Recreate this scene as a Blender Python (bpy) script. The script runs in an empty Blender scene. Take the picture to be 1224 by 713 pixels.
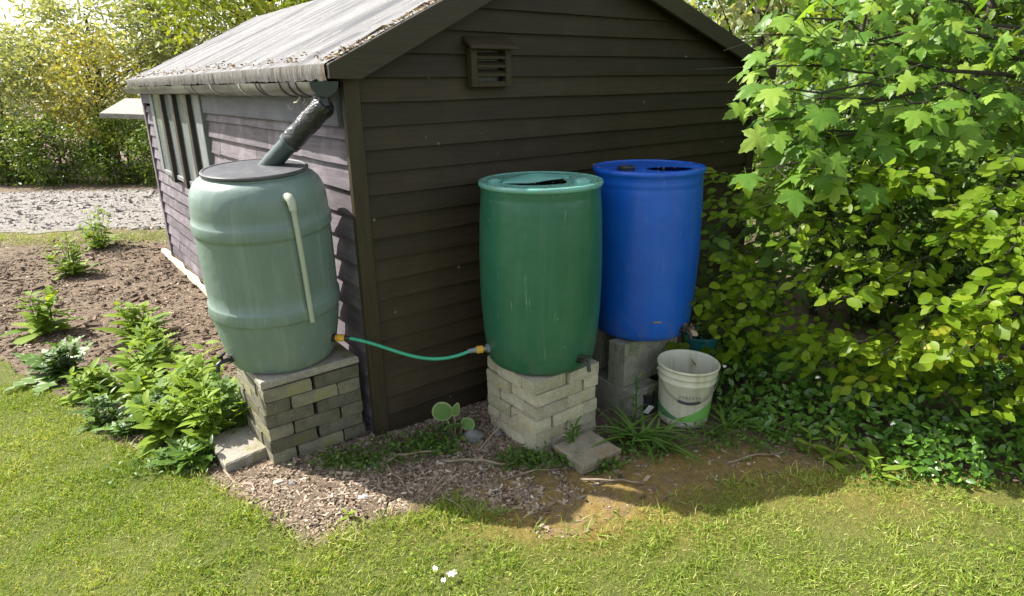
import bpy, math, random
import numpy as np
from mathutils import Vector, Matrix, noise
rng = np.random.default_rng(7)
random.seed(7)
R = math.radians
scn = bpy.context.scene
COL = scn.collection

# ------------------------------------------------------------------ helpers
def link(o, parent=None):
    COL.objects.link(o)
    if parent is not None:
        o.parent = parent
    return o

def tag(o, label=None, cat=None, group=None, kind=None):
    if label: o['label'] = label
    if cat: o['category'] = cat
    if group: o['group'] = group
    if kind: o['kind'] = kind
    return o

def empty(name, loc, rz=0.0, rot=None):
    o = bpy.data.objects.new(name, None)
    o.empty_display_size = 0.1
    o.location = loc
    o.rotation_euler = rot if rot is not None else (0, 0, rz)
    return link(o)

class MB:
    """collects shapes into one mesh"""
    def __init__(s):
        s.v = []; s.f = []; s.m = []
    def add(s, vs, fs, mi=0):
        b = len(s.v)
        s.v += [tuple(v) for v in vs]
        s.f += [tuple(i + b for i in f) for f in fs]
        s.m += [mi] * len(fs)
        return s
    def box(s, a, b, mi=0, M=None):
        x0, y0, z0 = a; x1, y1, z1 = b
        vs = [(x0,y0,z0),(x1,y0,z0),(x1,y1,z0),(x0,y1,z0),(x0,y0,z1),(x1,y0,z1),(x1,y1,z1),(x0,y1,z1)]
        if M is not None: vs = [tuple(M @ Vector(v)) for v in vs]
        return s.hexa(vs, mi)
    def hexa(s, vs, mi=0):
        return s.add(vs, [(0,3,2,1),(4,5,6,7),(0,1,5,4),(1,2,6,5),(2,3,7,6),(3,0,4,7)], mi)
    def tube(s, path, rad, n=12, mi=0, cap=True, flat=1.0):
        P = [Vector(p) for p in path]
        if not hasattr(rad, '__len__'): rad = [rad] * len(P)
        rings = []; up = None
        for i, p in enumerate(P):
            t = (P[min(i+1, len(P)-1)] - P[max(i-1, 0)]).normalized()
            if up is None:
                up = t.orthogonal().normalized()
            up = (up - t * up.dot(t)).normalized()
            sd = t.cross(up)
            rings.append([p + rad[i] * (math.cos(2*math.pi*k/n) * up + flat*math.sin(2*math.pi*k/n) * sd) for k in range(n)])
        vs = [v for r in rings for v in r]; fs = []
        for i in range(len(P)-1):
            for k in range(n):
                a = i*n+k; b = i*n+(k+1) % n
                fs.append((a, b, b+n, a+n))
        if cap:
            fs.append(tuple(reversed(range(n)))); fs.append(tuple(range((len(P)-1)*n, len(P)*n)))
        return s.add(vs, fs, mi)
    def lathe(s, prof, n=72, mi=0, M=None):
        vs = []; fs = []
        for r, z in prof:
            for k in range(n):
                a = 2*math.pi*k/n
                v = Vector((r*math.cos(a), r*math.sin(a), z))
                vs.append(tuple(M @ v) if M is not None else tuple(v))
        for i in range(len(prof)-1):
            for k in range(n):
                a = i*n+k; b = i*n+(k+1) % n
                fs.append((a, b, b+n, a+n))
        return s.add(vs, fs, mi)
    def build(s, name, mats, parent=None, smooth=False, bevel=0.0, seg=2, loc=None, auto=None):
        me = bpy.data.meshes.new(name)
        me.from_pydata(s.v, [], s.f)
        mats = mats if isinstance(mats, (list, tuple)) else [mats]
        for m in mats: me.materials.append(m)
        if len(mats) > 1: me.polygons.foreach_set('material_index', s.m)
        o = bpy.data.objects.new(name, me)
        if loc is not None: o.location = loc
        if bevel:
            b = o.modifiers.new('bevel', 'BEVEL'); b.width = bevel; b.segments = seg
            b.limit_method = 'ANGLE'; b.angle_limit = R(40)
        if smooth:
            me.shade_smooth()
            if auto is not None:
                me.set_sharp_from_angle(angle=R(auto))
        return link(o, parent)

def fast_mesh(name, V, tris, quads, mats, parent=None, attrs=None, smooth=True, mi=None):
    me = bpy.data.meshes.new(name)
    nt, nq = len(tris), len(quads)
    me.vertices.add(len(V)); me.vertices.foreach_set('co', np.asarray(V, np.float32).ravel())
    me.loops.add(nt*3 + nq*4)
    idx = np.concatenate([np.asarray(tris, np.int32).ravel(), np.asarray(quads, np.int32).ravel()])
    me.loops.foreach_set('vertex_index', idx)
    me.polygons.add(nt+nq)
    st = np.concatenate([np.arange(nt)*3, nt*3 + np.arange(nq)*4]).astype(np.int32)
    me.polygons.foreach_set('loop_start', st)
    me.polygons.foreach_set('use_smooth', np.full(nt+nq, bool(smooth)))
    for k, a in (attrs or {}).items():
        at = me.attributes.new(k, 'FLOAT', 'POINT'); at.data.foreach_set('value', np.asarray(a, np.float32))
    for m in (mats if isinstance(mats, (list, tuple)) else [mats]): me.materials.append(m)
    me.update(calc_edges=True); me.validate()
    return link(bpy.data.objects.new(name, me), parent)

# ------------------------------------------------------------------ materials
def newmat(name):
    m = bpy.data.materials.new(name); m.use_nodes = True
    nt = m.node_tree; nt.nodes.clear()
    out = nt.nodes.new('ShaderNodeOutputMaterial')
    return m, nt, out

class N:
    def __init__(s, nt): s.nt = nt
    def new(s, t, **k):
        n = s.nt.nodes.new(t)
        for a, b in k.items(): setattr(n, a, b)
        return n
    def link(s, a, b): s.nt.links.new(a, b)
    def co(s, kind='Object', scale=(1,1,1), rot=(0,0,0)):
        t = s.new('ShaderNodeTexCoord'); m = s.new('ShaderNodeMapping')
        m.inputs['Scale'].default_value = scale; m.inputs['Rotation'].default_value = rot
        s.link(t.outputs[kind], m.inputs['Vector']); return m.outputs[0]
    def noise(s, co, scale, detail=4, rough=.6, dist=0.0):
        n = s.new('ShaderNodeTexNoise'); n.inputs['Scale'].default_value = scale
        n.inputs['Detail'].default_value = detail; n.inputs['Roughness'].default_value = rough
        n.inputs['Distortion'].default_value = dist
        s.link(co, n.inputs['Vector']); return n.outputs['Fac']
    def ramp(s, fac, stops):
        r = s.new('ShaderNodeValToRGB'); e = r.color_ramp.elements
        while len(e) < len(stops): e.new(0.5)
        for i, (p, c) in enumerate(stops):
            e[i].position = p; e[i].color = (*c, 1) if len(c) == 3 else c
        s.link(fac, r.inputs[0]); return r.outputs[0]
    def mix(s, fac, a, b, mode='MIX'):
        m = s.new('ShaderNodeMix', data_type='RGBA', blend_type=mode)
        for sock, v in ((m.inputs[0], fac), (m.inputs[6], a), (m.inputs[7], b)):
            if hasattr(v, 'is_output'): s.link(v, sock)
            elif isinstance(v, (int, float)): sock.default_value = v
            else: sock.default_value = (*v, 1)
        return m.outputs[2]
    def math(s, op, a, b=0.0, clamp=False):
        m = s.new('ShaderNodeMath', operation=op, use_clamp=clamp)
        for sock, v in ((m.inputs[0], a), (m.inputs[1], b)):
            if hasattr(v, 'is_output'): s.link(v, sock)
            else: sock.default_value = v
        return m.outputs[0]
    def bump(s, h, strength=.5, dist=.01, normal=None):
        b = s.new('ShaderNodeBump'); b.inputs['Strength'].default_value = strength; b.inputs['Distance'].default_value = dist
        s.link(h, b.inputs['Height'])
        if normal is not None: s.link(normal, b.inputs['Normal'])
        return b.outputs[0]
    def attr(s, name):
        a = s.new('ShaderNodeAttribute'); a.attribute_name = name; return a.outputs['Fac']
    def bsdf(s, out, color, rough=.6, spec=.5, normal=None, metal=0.0, **k):
        p = s.new('ShaderNodeBsdfPrincipled')
        for nm, v in (('Base Color', color), ('Roughness', rough), ('Specular IOR Level', spec), ('Metallic', metal)):
            sock = p.inputs[nm]
            if hasattr(v, 'is_output'): s.link(v, sock)
            elif isinstance(v, (int, float)): sock.default_value = v
            else: sock.default_value = (*v, 1)
        for nm, v in k.items(): p.inputs[nm.replace('_', ' ')].default_value = v
        if normal is not None: s.link(normal, p.inputs['Normal'])
        if out is not None: s.link(p.outputs[0], out.inputs[0])
        return p

def mat_noise(name, c1, c2, scale=8, rough=.7, spec=.3, bump=.3, bscale=60, bdist=.004, stretch=(1,1,1), c3=None, s3=2.5, t3=(.55,.7), kind='Object', metal=0.0, objvar=0.0, speck=False):
    m, nt, out = newmat(name); n = N(nt)
    co = n.co(kind, stretch)
    col = n.ramp(n.noise(co, scale, 6, .65), [(.3, c1), (.7, c2)])
    if speck:
        col = n.mix(1.0, col, n.ramp(n.noise(co, 210, 3, .8), [(.32, (.62,)*3), (.5, (1,)*3), (.68, (1.28,)*3)]), 'MULTIPLY')
        col = n.mix(n.ramp(n.noise(co, 95, 2, .5), [(.66, (0,0,0)), (.72, (.7,)*3)]), col, (.05,.046,.038))
    if c3 is not None:
        f = n.ramp(n.noise(co, s3, 5, .7), [(t3[0], (0,0,0)), (t3[1], (1,1,1))])
        col = n.mix(f, col, c3)
    if objvar:
        oi = n.new('ShaderNodeObjectInfo')
        k = n.math('MULTIPLY_ADD', oi.outputs['Random'], objvar*2)
        k.node.inputs[2].default_value = 1 - objvar
        h = n.new('ShaderNodeHueSaturation'); n.link(col, h.inputs['Color']); n.link(k, h.inputs['Value']); col = h.outputs[0]
    nb = n.bump(n.noise(co, bscale, 5, .7), bump, bdist)
    n.bsdf(out, col, rough, spec, nb, metal)
    return m

def mat_leaf(name, ca, cb, cc=None, trans=.35, rough=.45, spec=.35, tint=(1.25, 1.15, .55), vein=0.0):
    m, nt, out = newmat(name); n = N(nt)
    rnd = n.attr('rnd')
    stops = [(0.0, ca), (1.0, cb)] if cc is None else [(0.0, ca), (.72, cb), (1.0, cc)]
    col = n.ramp(rnd, stops)
    g = n.noise(n.co('Object'), 35, 3, .6)
    col = n.mix(.5, col, n.mix(g, (.55,.6,.5), (1.3,1.25,1.2)), 'MULTIPLY')
    p = n.bsdf(None, col, rough, spec)
    t = n.new('ShaderNodeBsdfTranslucent')
    tc = n.mix(1.0, col, tint, 'MULTIPLY')
    n.link(tc, t.inputs['Color'])
    ms = n.new('ShaderNodeMixShader'); ms.inputs[0].default_value = trans
    n.link(p.outputs[0], ms.inputs[1]); n.link(t.outputs[0], ms.inputs[2]); n.link(ms.outputs[0], out.inputs[0])
    return m

def mat_plastic(name, c1, c2, rough=.4, spec=.5, dirt=(.2,.19,.15), dirtamt=.35, scratch=(.5,.55,.5), scr=.25, bumpy=.02, splash=.45):
    """weathered moulded plastic: mottled colour, dusty streaks down the side, fine pale scratches, dried splashes"""
    m, nt, out = newmat(name); n = N(nt)
    co = n.co('Object')
    col = n.ramp(n.noise(co, 3.0, 5, .6), [(.3, c1), (.72, c2)])
    st = n.noise(n.co('Object', (14, 14, 1.1)), 1.6, 5, .65, .4)
    sf = n.ramp(st, [(.50, (0,0,0)), (.78, (dirtamt,)*3)])
    col = n.mix(sf, col, dirt)
    sc = n.noise(n.co('Object', (46, 46, 2.2), (.35, .2, 0)), 2.3, 3, .5)
    scf = n.ramp(sc, [(.69, (0,0,0)), (.76, (scr,)*3)])
    col = n.mix(scf, col, scratch)
    sp = n.new('ShaderNodeTexVoronoi'); sp.inputs['Scale'].default_value = 24; n.link(co, sp.inputs['Vector'])
    spf = n.ramp(sp.outputs['Distance'], [(.05, (scr*1.3,)*3), (.10, (0,0,0))])
    gate = n.ramp(n.noise(co, 5, 2), [(.52, (0,0,0)), (.6, (1,1,1))])
    col = n.mix(n.mix(1.0, spf, gate, 'MULTIPLY'), col, scratch)
    sx = n.new('ShaderNodeSeparateXYZ'); n.link(co, sx.inputs[0])
    zf = n.math('SUBTRACT', .20, sx.outputs[2]); zf = n.math('MULTIPLY', zf, 4.5, True)
    spl = n.math('MULTIPLY', zf, n.ramp(n.noise(co, 16, 6, .75), [(.45, (0,0,0)), (.68, (splash,)*3)]))
    col = n.mix(spl, col, (.17,.145,.095))
    rr = n.math('MULTIPLY_ADD', n.noise(co, 9, 5, .7), .3); rr.node.inputs[2].default_value = rough - .12
    b = n.bump(n.noise(co, 5, 3), .35, bumpy)
    b = n.bump(n.noise(co, 160, 3), .08, .002, b)
    n.bsdf(out, col, rr, spec, b)
    return m

M = {}
def boards_mat(name, ca, cb, cg, rough, grainamt, dirt=None, axis='x', spec=.25):
    m, nt, out = newmat(name); n = N(nt)
    s = {'x': (1.4, 22, 22), 'y': (22, 1.4, 22), 'z': (22, 22, 1.4)}[axis]
    gr = n.noise(n.co('Object', s), 3.0, 8, .7, .6)
    col = n.ramp(gr, [(.28, ca), (.7, cb)])
    blot = n.noise(n.co('Object'), 4.0, 6, .65)
    col = n.mix(n.ramp(blot, [(.48, (0,0,0)), (.72, (grainamt,)*3)]), col, cg)
    br = n.math('MULTIPLY_ADD', n.attr('rnd'), .5); br.node.inputs[2].default_value = .74
    h = n.new('ShaderNodeHueSaturation'); n.link(col, h.inputs['Color']); n.link(br, h.inputs['Value']); col = h.outputs[0]
    if dirt:
        v = n.new('ShaderNodeTexVoronoi'); v.inputs['Scale'].default_value = 9; n.link(n.co('Object'), v.inputs['Vector'])
        f = n.ramp(v.outputs['Distance'], [(.05, (.8,)*3), (.085, (0,0,0))])
        gate = n.ramp(n.noise(n.co('Object'), 3.1, 2), [(.50, (0,0,0)), (.6, (1,1,1))])
        col = n.mix(n.mix(1.0, f, gate, 'MULTIPLY'), col, dirt)
    b = n.bump(gr, .35, .004)
    n.bsdf(out, col, rough, spec, b)
    return m

M['gable'] = boards_mat('dark_stained_boards', (.028,.0205,.0105), (.046,.0345,.0175), (.060,.046,.024), .62, .5, (.35,.34,.3))
M['side'] = boards_mat('weathered_boards', (.082,.069,.077), (.185,.160,.175), (.28,.248,.265), .8, .75, None, 'y', .2)
M['fascia'] = boards_mat('blue_grey_board', (.085,.085,.105), (.15,.15,.175), (.20,.20,.22), .7, .5, (.12,.1,.09), 'y')
M['trim'] = boards_mat('dark_stained_trim', (.030,.023,.012), (.052,.041,.022), (.068,.053,.030), .55, .5, (.4,.38,.34), 'z')
M['barge'] = boards_mat('dark_bargeboard', (.030,.024,.014), (.050,.041,.025), (.062,.051,.032), .55, .5, (.3,.29,.25))

def felt():
    m, nt, out = newmat('mineral_roof_felt'); n = N(nt)
    co = n.co('Object')
    col = n.ramp(n.noise(co, 130, 5, .85), [(.32, (.09,.09,.09)), (.68, (.31,.305,.30))])
    st = n.noise(n.co('Object', (.45, 3.6, .45), (0, 0, .12)), 1.5, 7, .62, .7)     # dark streaks drawn out down the slope
    col = n.mix(n.ramp(st, [(.43, (0,0,0)), (.63, (.80,)*3)]), col, (.060,.060,.068))
    li = n.noise(co, 7, 6, .75)
    col = n.mix(n.ramp(li, [(.55, (0,0,0)), (.68, (.6,)*3)]), col, (.34,.32,.29))
    br = n.noise(co, 46, 4, .8)
    col = n.mix(n.ramp(br, [(.62, (0,0,0)), (.7, (.55,)*3)]), col, (.24,.15,.08))
    b = n.bump(n.noise(co, 240, 3, .8), .6, .004)
    n.bsdf(out, col, .9, .2, n.bump(n.noise(co, 3, 4), .5, .03, b))
    return m
M['felt'] = felt()
M['feltedge'] = mat_noise('ragged_felt_edge', (.045,.042,.038), (.21,.195,.17), 16, .9, .2, .9, 40, .015, (1, 3, .6), (.20,.13,.065), 9, (.60,.70))
M['gutter'] = mat_noise('weathered_black_gutter', (.05,.055,.045), (.17,.18,.14), 5, .3, .6, .2, 60, .002, (1,.4,1), (.025,.03,.026), 4, (.46,.58))
M['gutcap'] = mat_noise('dark_green_endcap', (.005,.013,.009), (.010,.022,.014), 9, .35, .5, .1)
M['black'] = mat_noise('black_plastic', (.012,.012,.013), (.03,.03,.03), 12, .4, .5, .15)
M['blacklid'] = mat_plastic('charcoal_lid', (.045,.045,.05), (.085,.085,.09), .5, .4, (.2,.19,.17), .5, (.4,.39,.33), .4)
M['pipe'] = mat_plastic('grey_green_pipe', (.030,.048,.044), (.055,.078,.072), .28, .5, (.2,.2,.18), .4, (.3,.3,.3), .2)
M['wrap'] = mat_noise('shiny_black_sleeve', (.006,.007,.008), (.016,.018,.018), 10, .22, .6, .7, 14, .03, (1,1,1), (.16,.15,.12), 26, (.66,.74))
M['cobweb'] = mat_noise('dusty_cobweb', (.28,.24,.2), (.5,.46,.4), 40, .95, .1, .8, 60, .01)
M['winframe'] = mat_noise('pale_green_paint', (.13,.14,.138), (.22,.235,.23), 6, .6, .3, .3, 50, .003, (4,4,1), (.20,.24,.17), 4, (.55,.68))
M['mullion'] = mat_noise('dark_brown_bar', (.018,.014,.010), (.04,.032,.024), 8, .5, .4, .3, 50, .003)
def pane():
    m, nt, out = newmat('dusty_window_pane'); n = N(nt)
    co = n.co('Object', (6, 6, 1.2))
    col = n.ramp(n.noise(co, 2.2, 6, .65), [(.3, (.12,.135,.13)), (.7, (.25,.275,.27))])  # pale grey mottling, drawn out upright
    n.bsdf(out, col, .16, .7, n.bump(n.noise(n.co('Object'), 4, 3), .15, .02))
    return m
M['pane'] = pane()
M['sage'] = mat_plastic('sage_green_barrel', (.124,.178,.152), (.160,.222,.188), .36, .5, (.30,.37,.32), .4, (.52,.60,.52), .22)
M['sagetube'] = mat_plastic('pale_sight_tube', (.32,.36,.28), (.44,.47,.38), .4, .5, (.25,.22,.15), .4)
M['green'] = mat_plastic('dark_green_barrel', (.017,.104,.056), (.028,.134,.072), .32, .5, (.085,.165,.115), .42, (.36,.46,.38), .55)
M['greentop'] = mat_plastic('green_barrel_top', (.10,.30,.24), (.16,.40,.32), .24, .8, (.22,.24,.18), .6, (.5,.5,.4), .5)  # sky's sheen on rim and head is put into this paler teal
M['blue'] = mat_plastic('blue_barrel', (.003,.075,.46), (.006,.115,.58), .34, .5, (.04,.13,.46), .4, (.35,.42,.6), .3)
M['teal'] = mat_plastic('teal_plastic', (.006,.10,.12), (.01,.14,.16), .4)
M['void'] = mat_noise('black_water', (.004,.005,.005), (.008,.009,.008), 5, .3, .5, .05)
M['hose'] = mat_noise('green_garden_hose', (.03,.30,.17), (.05,.40,.24), 20, .35, .5, .1)
M['yellow'] = mat_noise('yellow_connector', (.62,.34,.02), (.75,.44,.05), 20, .4, .5, .05)
M['grey'] = mat_noise('grey_plastic', (.17,.20,.22), (.26,.30,.32), 20, .4, .5, .05)
M['brass'] = mat_noise('dull_metal', (.22,.21,.2), (.35,.34,.32), 20, .4, .5, .05, metal=.7)
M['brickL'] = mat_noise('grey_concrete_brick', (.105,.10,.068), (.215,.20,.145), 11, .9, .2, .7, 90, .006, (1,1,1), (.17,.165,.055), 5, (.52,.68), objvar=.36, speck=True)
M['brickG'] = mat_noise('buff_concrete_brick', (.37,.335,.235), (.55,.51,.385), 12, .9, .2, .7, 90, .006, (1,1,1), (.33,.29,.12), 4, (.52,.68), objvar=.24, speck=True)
M['block'] = mat_noise('mossy_concrete_block', (.19,.185,.145), (.34,.33,.265), 14, .95, .2, .9, 70, .008, (1,1,1), (.11,.13,.05), 6, (.5,.66), objvar=.12, speck=True)
M['slab'] = mat_noise('weathered_paving_slab', (.15,.135,.095), (.29,.26,.19), 12, .9, .25, .6, 80, .005, (1,1,1), (.20,.15,.09), 3.5, (.5,.64), objvar=.12, speck=True)
M['slabmoss'] = mat_noise('mossy_slab', (.19,.175,.14), (.36,.33,.28), 12, .9, .2, .7, 80, .006, (1,1,1), (.16,.15,.05), 6, (.52,.66), objvar=.1, speck=True)
M['bucket'] = mat_plastic('dirty_white_bucket', (.52,.51,.39), (.68,.67,.54), .45, .4, (.32,.28,.12), .8, (.4,.38,.25), .5)
M['bandgreen'] = mat_plastic('bright_green_print', (.12,.36,.06), (.18,.44,.09), .45, .4, (.25,.35,.12), .4)
M['banddark'] = mat_plastic('dark_green_print', (.05,.20,.07), (.08,.26,.10), .45, .4, (.2,.3,.12), .4)
M['ink'] = mat_noise('grey_green_ink', (.10,.13,.10), (.17,.19,.15), 30, .6, .3, .05)
M['wire'] = mat_noise('dull_wire', (.13,.13,.11), (.22,.21,.19), 20, .45, .5, .1, metal=.5)
M['timber'] = mat_noise('pale_split_timber', (.40,.32,.22), (.62,.54,.42), 6, .85, .2, .5, 40, .006, (8,1,8), (.25,.2,.14), 5, (.58,.7))
M['stone'] = mat_noise('pale_stone', (.40,.38,.35), (.58,.56,.52), 14, .85, .3, .6, 40, .01)
M['darkstone'] = mat_noise('grey_stone', (.13,.13,.115), (.25,.24,.21), 14, .9, .3, .6, 40, .01)
M['twig'] = mat_noise('dry_twig', (.15,.115,.075), (.34,.27,.19), 10, .9, .2, .5, 60, .004)
M['bark'] = mat_noise('tree_bark', (.038,.034,.024), (.10,.092,.066), 14, .9, .2, 1.0, 22, .04, (1,1,.25))
M['chips'] = None
M['lean'] = mat_noise('weathered_grey_roofing', (.20,.19,.17), (.38,.36,.33), 8, .9, .2, .5, 30, .01, (1,6,1))
M['petal'] = mat_leaf('white_petal', (.75,.75,.72), (.85,.85,.83), trans=.2, tint=(1,1,1))

def chips_mat():
    m, nt, out = newmat('bark_chips'); n = N(nt)
    col = n.ramp(n.attr('rnd'), [(0, (.085,.060,.040)), (.45, (.25,.188,.132)), (.8, (.40,.32,.235)), (1, (.60,.53,.43))])
    n.bsdf(out, col, .9, .2, n.bump(n.noise(n.co('Object'), 120, 3), .4, .004))
    return m
M['chips'] = chips_mat()
M['clod'] = mat_noise('soil_clod', (.075,.054,.038), (.20,.15,.11), 25, .95, .1, .9, 90, .01)
M['pebble'] = mat_noise('pale_pebble', (.17,.155,.14), (.42,.39,.36), 3, .9, .2, .3, 90, .01)

def ground_mat(name, a, b, c=None, mossamt=True, bscale=45, bd=.02):
    m, nt, out = newmat(name); n = N(nt)
    co = n.co('Object')
    col = n.ramp(n.noise(co, 22, 8, .75), [(.3, a), (.7, b)])
    if c is not None:
        col = n.mix(n.ramp(n.noise(co, 70, 4, .7), [(.58, (0,0,0)), (.66, (.8,)*3)]), col, c)
    if mossamt:
        mo = n.math('MULTIPLY', n.attr('moss'), n.ramp(n.noise(co, 7, 6, .7), [(.3, (.25,)*3), (.62, (1,)*3)]))
        mc = n.ramp(n.noise(co, 30, 6, .7), [(.3, (.17,.115,.028)), (.7, (.36,.25,.08))])
        col = n.mix(mo, col, mc)
    if name.startswith('lawn'):
        fib = n.noise(n.co('Object', (1, 1, 1), (0, 0, .6)), 320, 4, .85, 2.0)
        col = n.mix(1.0, col, n.ramp(fib, [(.36, (.35,.38,.3)), (.52, (1,1,1)), (.66, (1.5,1.45,1.2))]), 'MULTIPLY')
    bb = n.bump(n.noise(co, bscale, 6, .75), .9, bd)
    n.bsdf(out, col, .95, .15, n.bump(n.noise(co, 170, 4, .8), .5, .006, bb))
    return m
M['soil'] = ground_mat('garden_soil', (.085,.062,.042), (.23,.175,.125), (.40,.33,.25))
M['lawn'] = ground_mat('lawn_thatch', (.075,.095,.022), (.17,.185,.050), (.30,.27,.10))
M['gravel'] = ground_mat('pale_gravel', (.17,.155,.14), (.32,.295,.27), (.42,.40,.37), False, 60, .02)

M['grass'] = mat_leaf('grass_blades', (.16,.25,.028), (.35,.43,.065), (.62,.56,.25), trans=.35, rough=.5, tint=(1.2,1.15,.5))
M['weed'] = mat_leaf('weed_leaf', (.12,.215,.022), (.27,.375,.045), trans=.42, rough=.6, spec=.2)
M['darkweed'] = mat_leaf('low_weed_leaf', (.055,.12,.018), (.13,.23,.035), trans=.35)
M['hosta'] = mat_leaf('pale_veined_leaf', (.14,.26,.07), (.20,.33,.11), trans=.3, rough=.5)
M['hostarim'] = mat_leaf('pale_leaf_margin', (.36,.44,.22), (.42,.50,.27), trans=.3, rough=.5)
M['strap'] = mat_leaf('strap_leaf', (.07,.15,.025), (.16,.27,.05), trans=.3, rough=.4)
M['maple'] = mat_leaf('sycamore_leaf', (.095,.21,.026), (.20,.35,.045), (.32,.45,.07), trans=.5, rough=.42)
M['beech'] = mat_leaf('beech_leaf', (.16,.29,.020), (.30,.42,.030), (.58,.55,.06), trans=.66, rough=.42)
M['vinca'] = mat_leaf('glossy_groundcover_leaf', (.05,.135,.020), (.15,.28,.040), (.25,.40,.07), trans=.25, rough=.28, spec=.5)
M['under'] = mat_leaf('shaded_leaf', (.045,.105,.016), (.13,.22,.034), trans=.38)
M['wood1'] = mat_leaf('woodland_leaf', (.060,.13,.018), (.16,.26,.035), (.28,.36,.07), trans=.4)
M['pale'] = mat_leaf('willow_leaf', (.23,.27,.13), (.38,.42,.20), (.50,.52,.30), trans=.45)
M['yellow_leaf'] = mat_leaf('golden_leaf', (.17,.245,.030), (.32,.38,.045), (.48,.48,.08), trans=.4)
M['ochre_leaf'] = mat_leaf('ochre_leaf', (.20,.22,.05), (.38,.36,.09), (.46,.34,.10), trans=.4)
M['hedge'] = mat_leaf('hedge_leaf', (.065,.125,.025), (.18,.25,.045), (.36,.40,.09), trans=.4)
M['litter'] = mat_leaf('brown_litter', (.10,.065,.03), (.30,.19,.10), (.42,.34,.22), trans=.1)

# ------------------------------------------------------------------ camera, light, sky
H = 1.74
YAW = 0.65134
C0 = Vector((-0.7126, 2.9297, 0.0))         # shed's front left corner on the ground
U = Vector((math.cos(YAW), math.sin(YAW), 0)); W = Vector((-math.sin(YAW), math.cos(YAW), 0))
def SW(u, w, z=0.0): return C0 + U*u + W*w + Vector((0, 0, z))

cam = bpy.data.cameras.new('camera'); camo = bpy.data.objects.new('camera', cam); link(camo)
cam.sensor_width = 36; cam.lens = 36*761.8/1224; cam.clip_start = .05; cam.clip_end = 2000
pi_, ro_ = 0.32552, 0.0160
c, s = math.cos(pi_), math.sin(pi_)
r0 = Vector((1,0,0)); fw = Vector((0, c, -s)); dn = Vector((0, -s, -c))
cr, sr = math.cos(ro_), math.sin(ro_)
rx = cr*r0 + sr*dn; dy = -sr*r0 + cr*dn
camo.matrix_world = Matrix(((rx.x, -dy.x, -fw.x, 0), (rx.y, -dy.y, -fw.y, 0), (rx.z, -dy.z, -fw.z, H), (0,0,0,1)))
scn.camera = camo

sd_h = (U*0.545 - W*0.838); sd_h.normalize()       # horizontal travel of the light
EL = R(47.0)
travel = Vector((sd_h.x*math.cos(EL), sd_h.y*math.cos(EL), -math.sin(EL)))
sun = bpy.data.lights.new('sun', 'SUN'); sun.energy = 5.0; sun.angle = R(.53); sun.color = (1, .955, .88)
suno = bpy.data.objects.new('sun', sun); link(suno)
suno.rotation_euler = travel.to_track_quat('-Z', 'Y').to_euler()
wd = bpy.data.worlds.new('World'); scn.world = wd; wd.use_nodes = True
nt = wd.node_tree; nt.nodes.clear()
sky = nt.nodes.new('ShaderNodeTexSky'); sky.sky_type = 'NISHITA'; sky.sun_disc = False
sky.sun_elevation = EL
sky.sun_rotation = math.atan2(-travel.x, -travel.y)
sky.air_density = 1.0; sky.dust_density = 2.2; sky.ozone_density = 1.0
bg = nt.nodes.new('ShaderNodeBackground'); bg.inputs[1].default_value = .13
wo = nt.nodes.new('ShaderNodeOutputWorld')
hs_ = nt.nodes.new('ShaderNodeHueSaturation'); hs_.inputs['Saturation'].default_value = .45
nt.links.new(sky.outputs[0], hs_.inputs['Color']); nt.links.new(hs_.outputs[0], bg.inputs[0]); nt.links.new(bg.outputs[0], wo.inputs[0])
scn.view_settings.view_transform = 'Standard'; scn.view_settings.look = 'None'
scn.view_settings.exposure = 1.26; scn.view_settings.gamma = 1.0
scn.cycles.max_bounces = 6; scn.cycles.diffuse_bounces = 4; scn.cycles.transmission_bounces = 4

# ------------------------------------------------------------------ ground
LX = np.array([-14, -8, -5, -3.4, -2.6, -2.09, -1.75, -1.47, -1.1, -.80, -.52, -.28, -.06, .12, .45, .8, 1.2, 1.7, 2.2, 4, 14])
LY = np.array([7.0, 5.6, 4.75, 3.95, 3.32, 2.93, 2.72, 2.53, 2.28, 2.07, 2.24, 2.35, 2.28, 2.13, 2.26, 2.40, 2.52, 2.54, 2.45, 2.38, 2.2])
def vnoise(x, y, s, seed=0.0):
    return noise.noise(Vector((x*s+seed, y*s-seed, seed*1.7)))
def lawn_mask(x, y):
    e = np.interp(x, LX, LY)
    return e - y                      # >0 on the lawn, metres to the edge
def gh(x, y):
    z = .045*math.exp(-((x+1.14)**2 + (y-2.58)**2)/.36)
    z += .02*vnoise(x, y, .9, 3.1)*min(1, max(0, (y-1.0)))
    return z
xs = np.concatenate([[-160,-80,-40,-22,-15,-12], np.arange(-9, -3.4, .12), np.arange(-3.4, 2.4, .026), np.arange(2.4, 6, .12), [7,9,12,16,24,45,90,160]])
ys = np.concatenate([[-60,-20,-6,-2,0,.6], np.arange(1.0, 4.6, .026), np.arange(4.6, 13.5, .11), [14.5,16,20,28,45,90,180]])
nx, ny = len(xs), len(ys)
V = np.zeros((ny, nx, 3)); moss = np.zeros((ny, nx)); lm = np.zeros((ny, nx))
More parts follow.
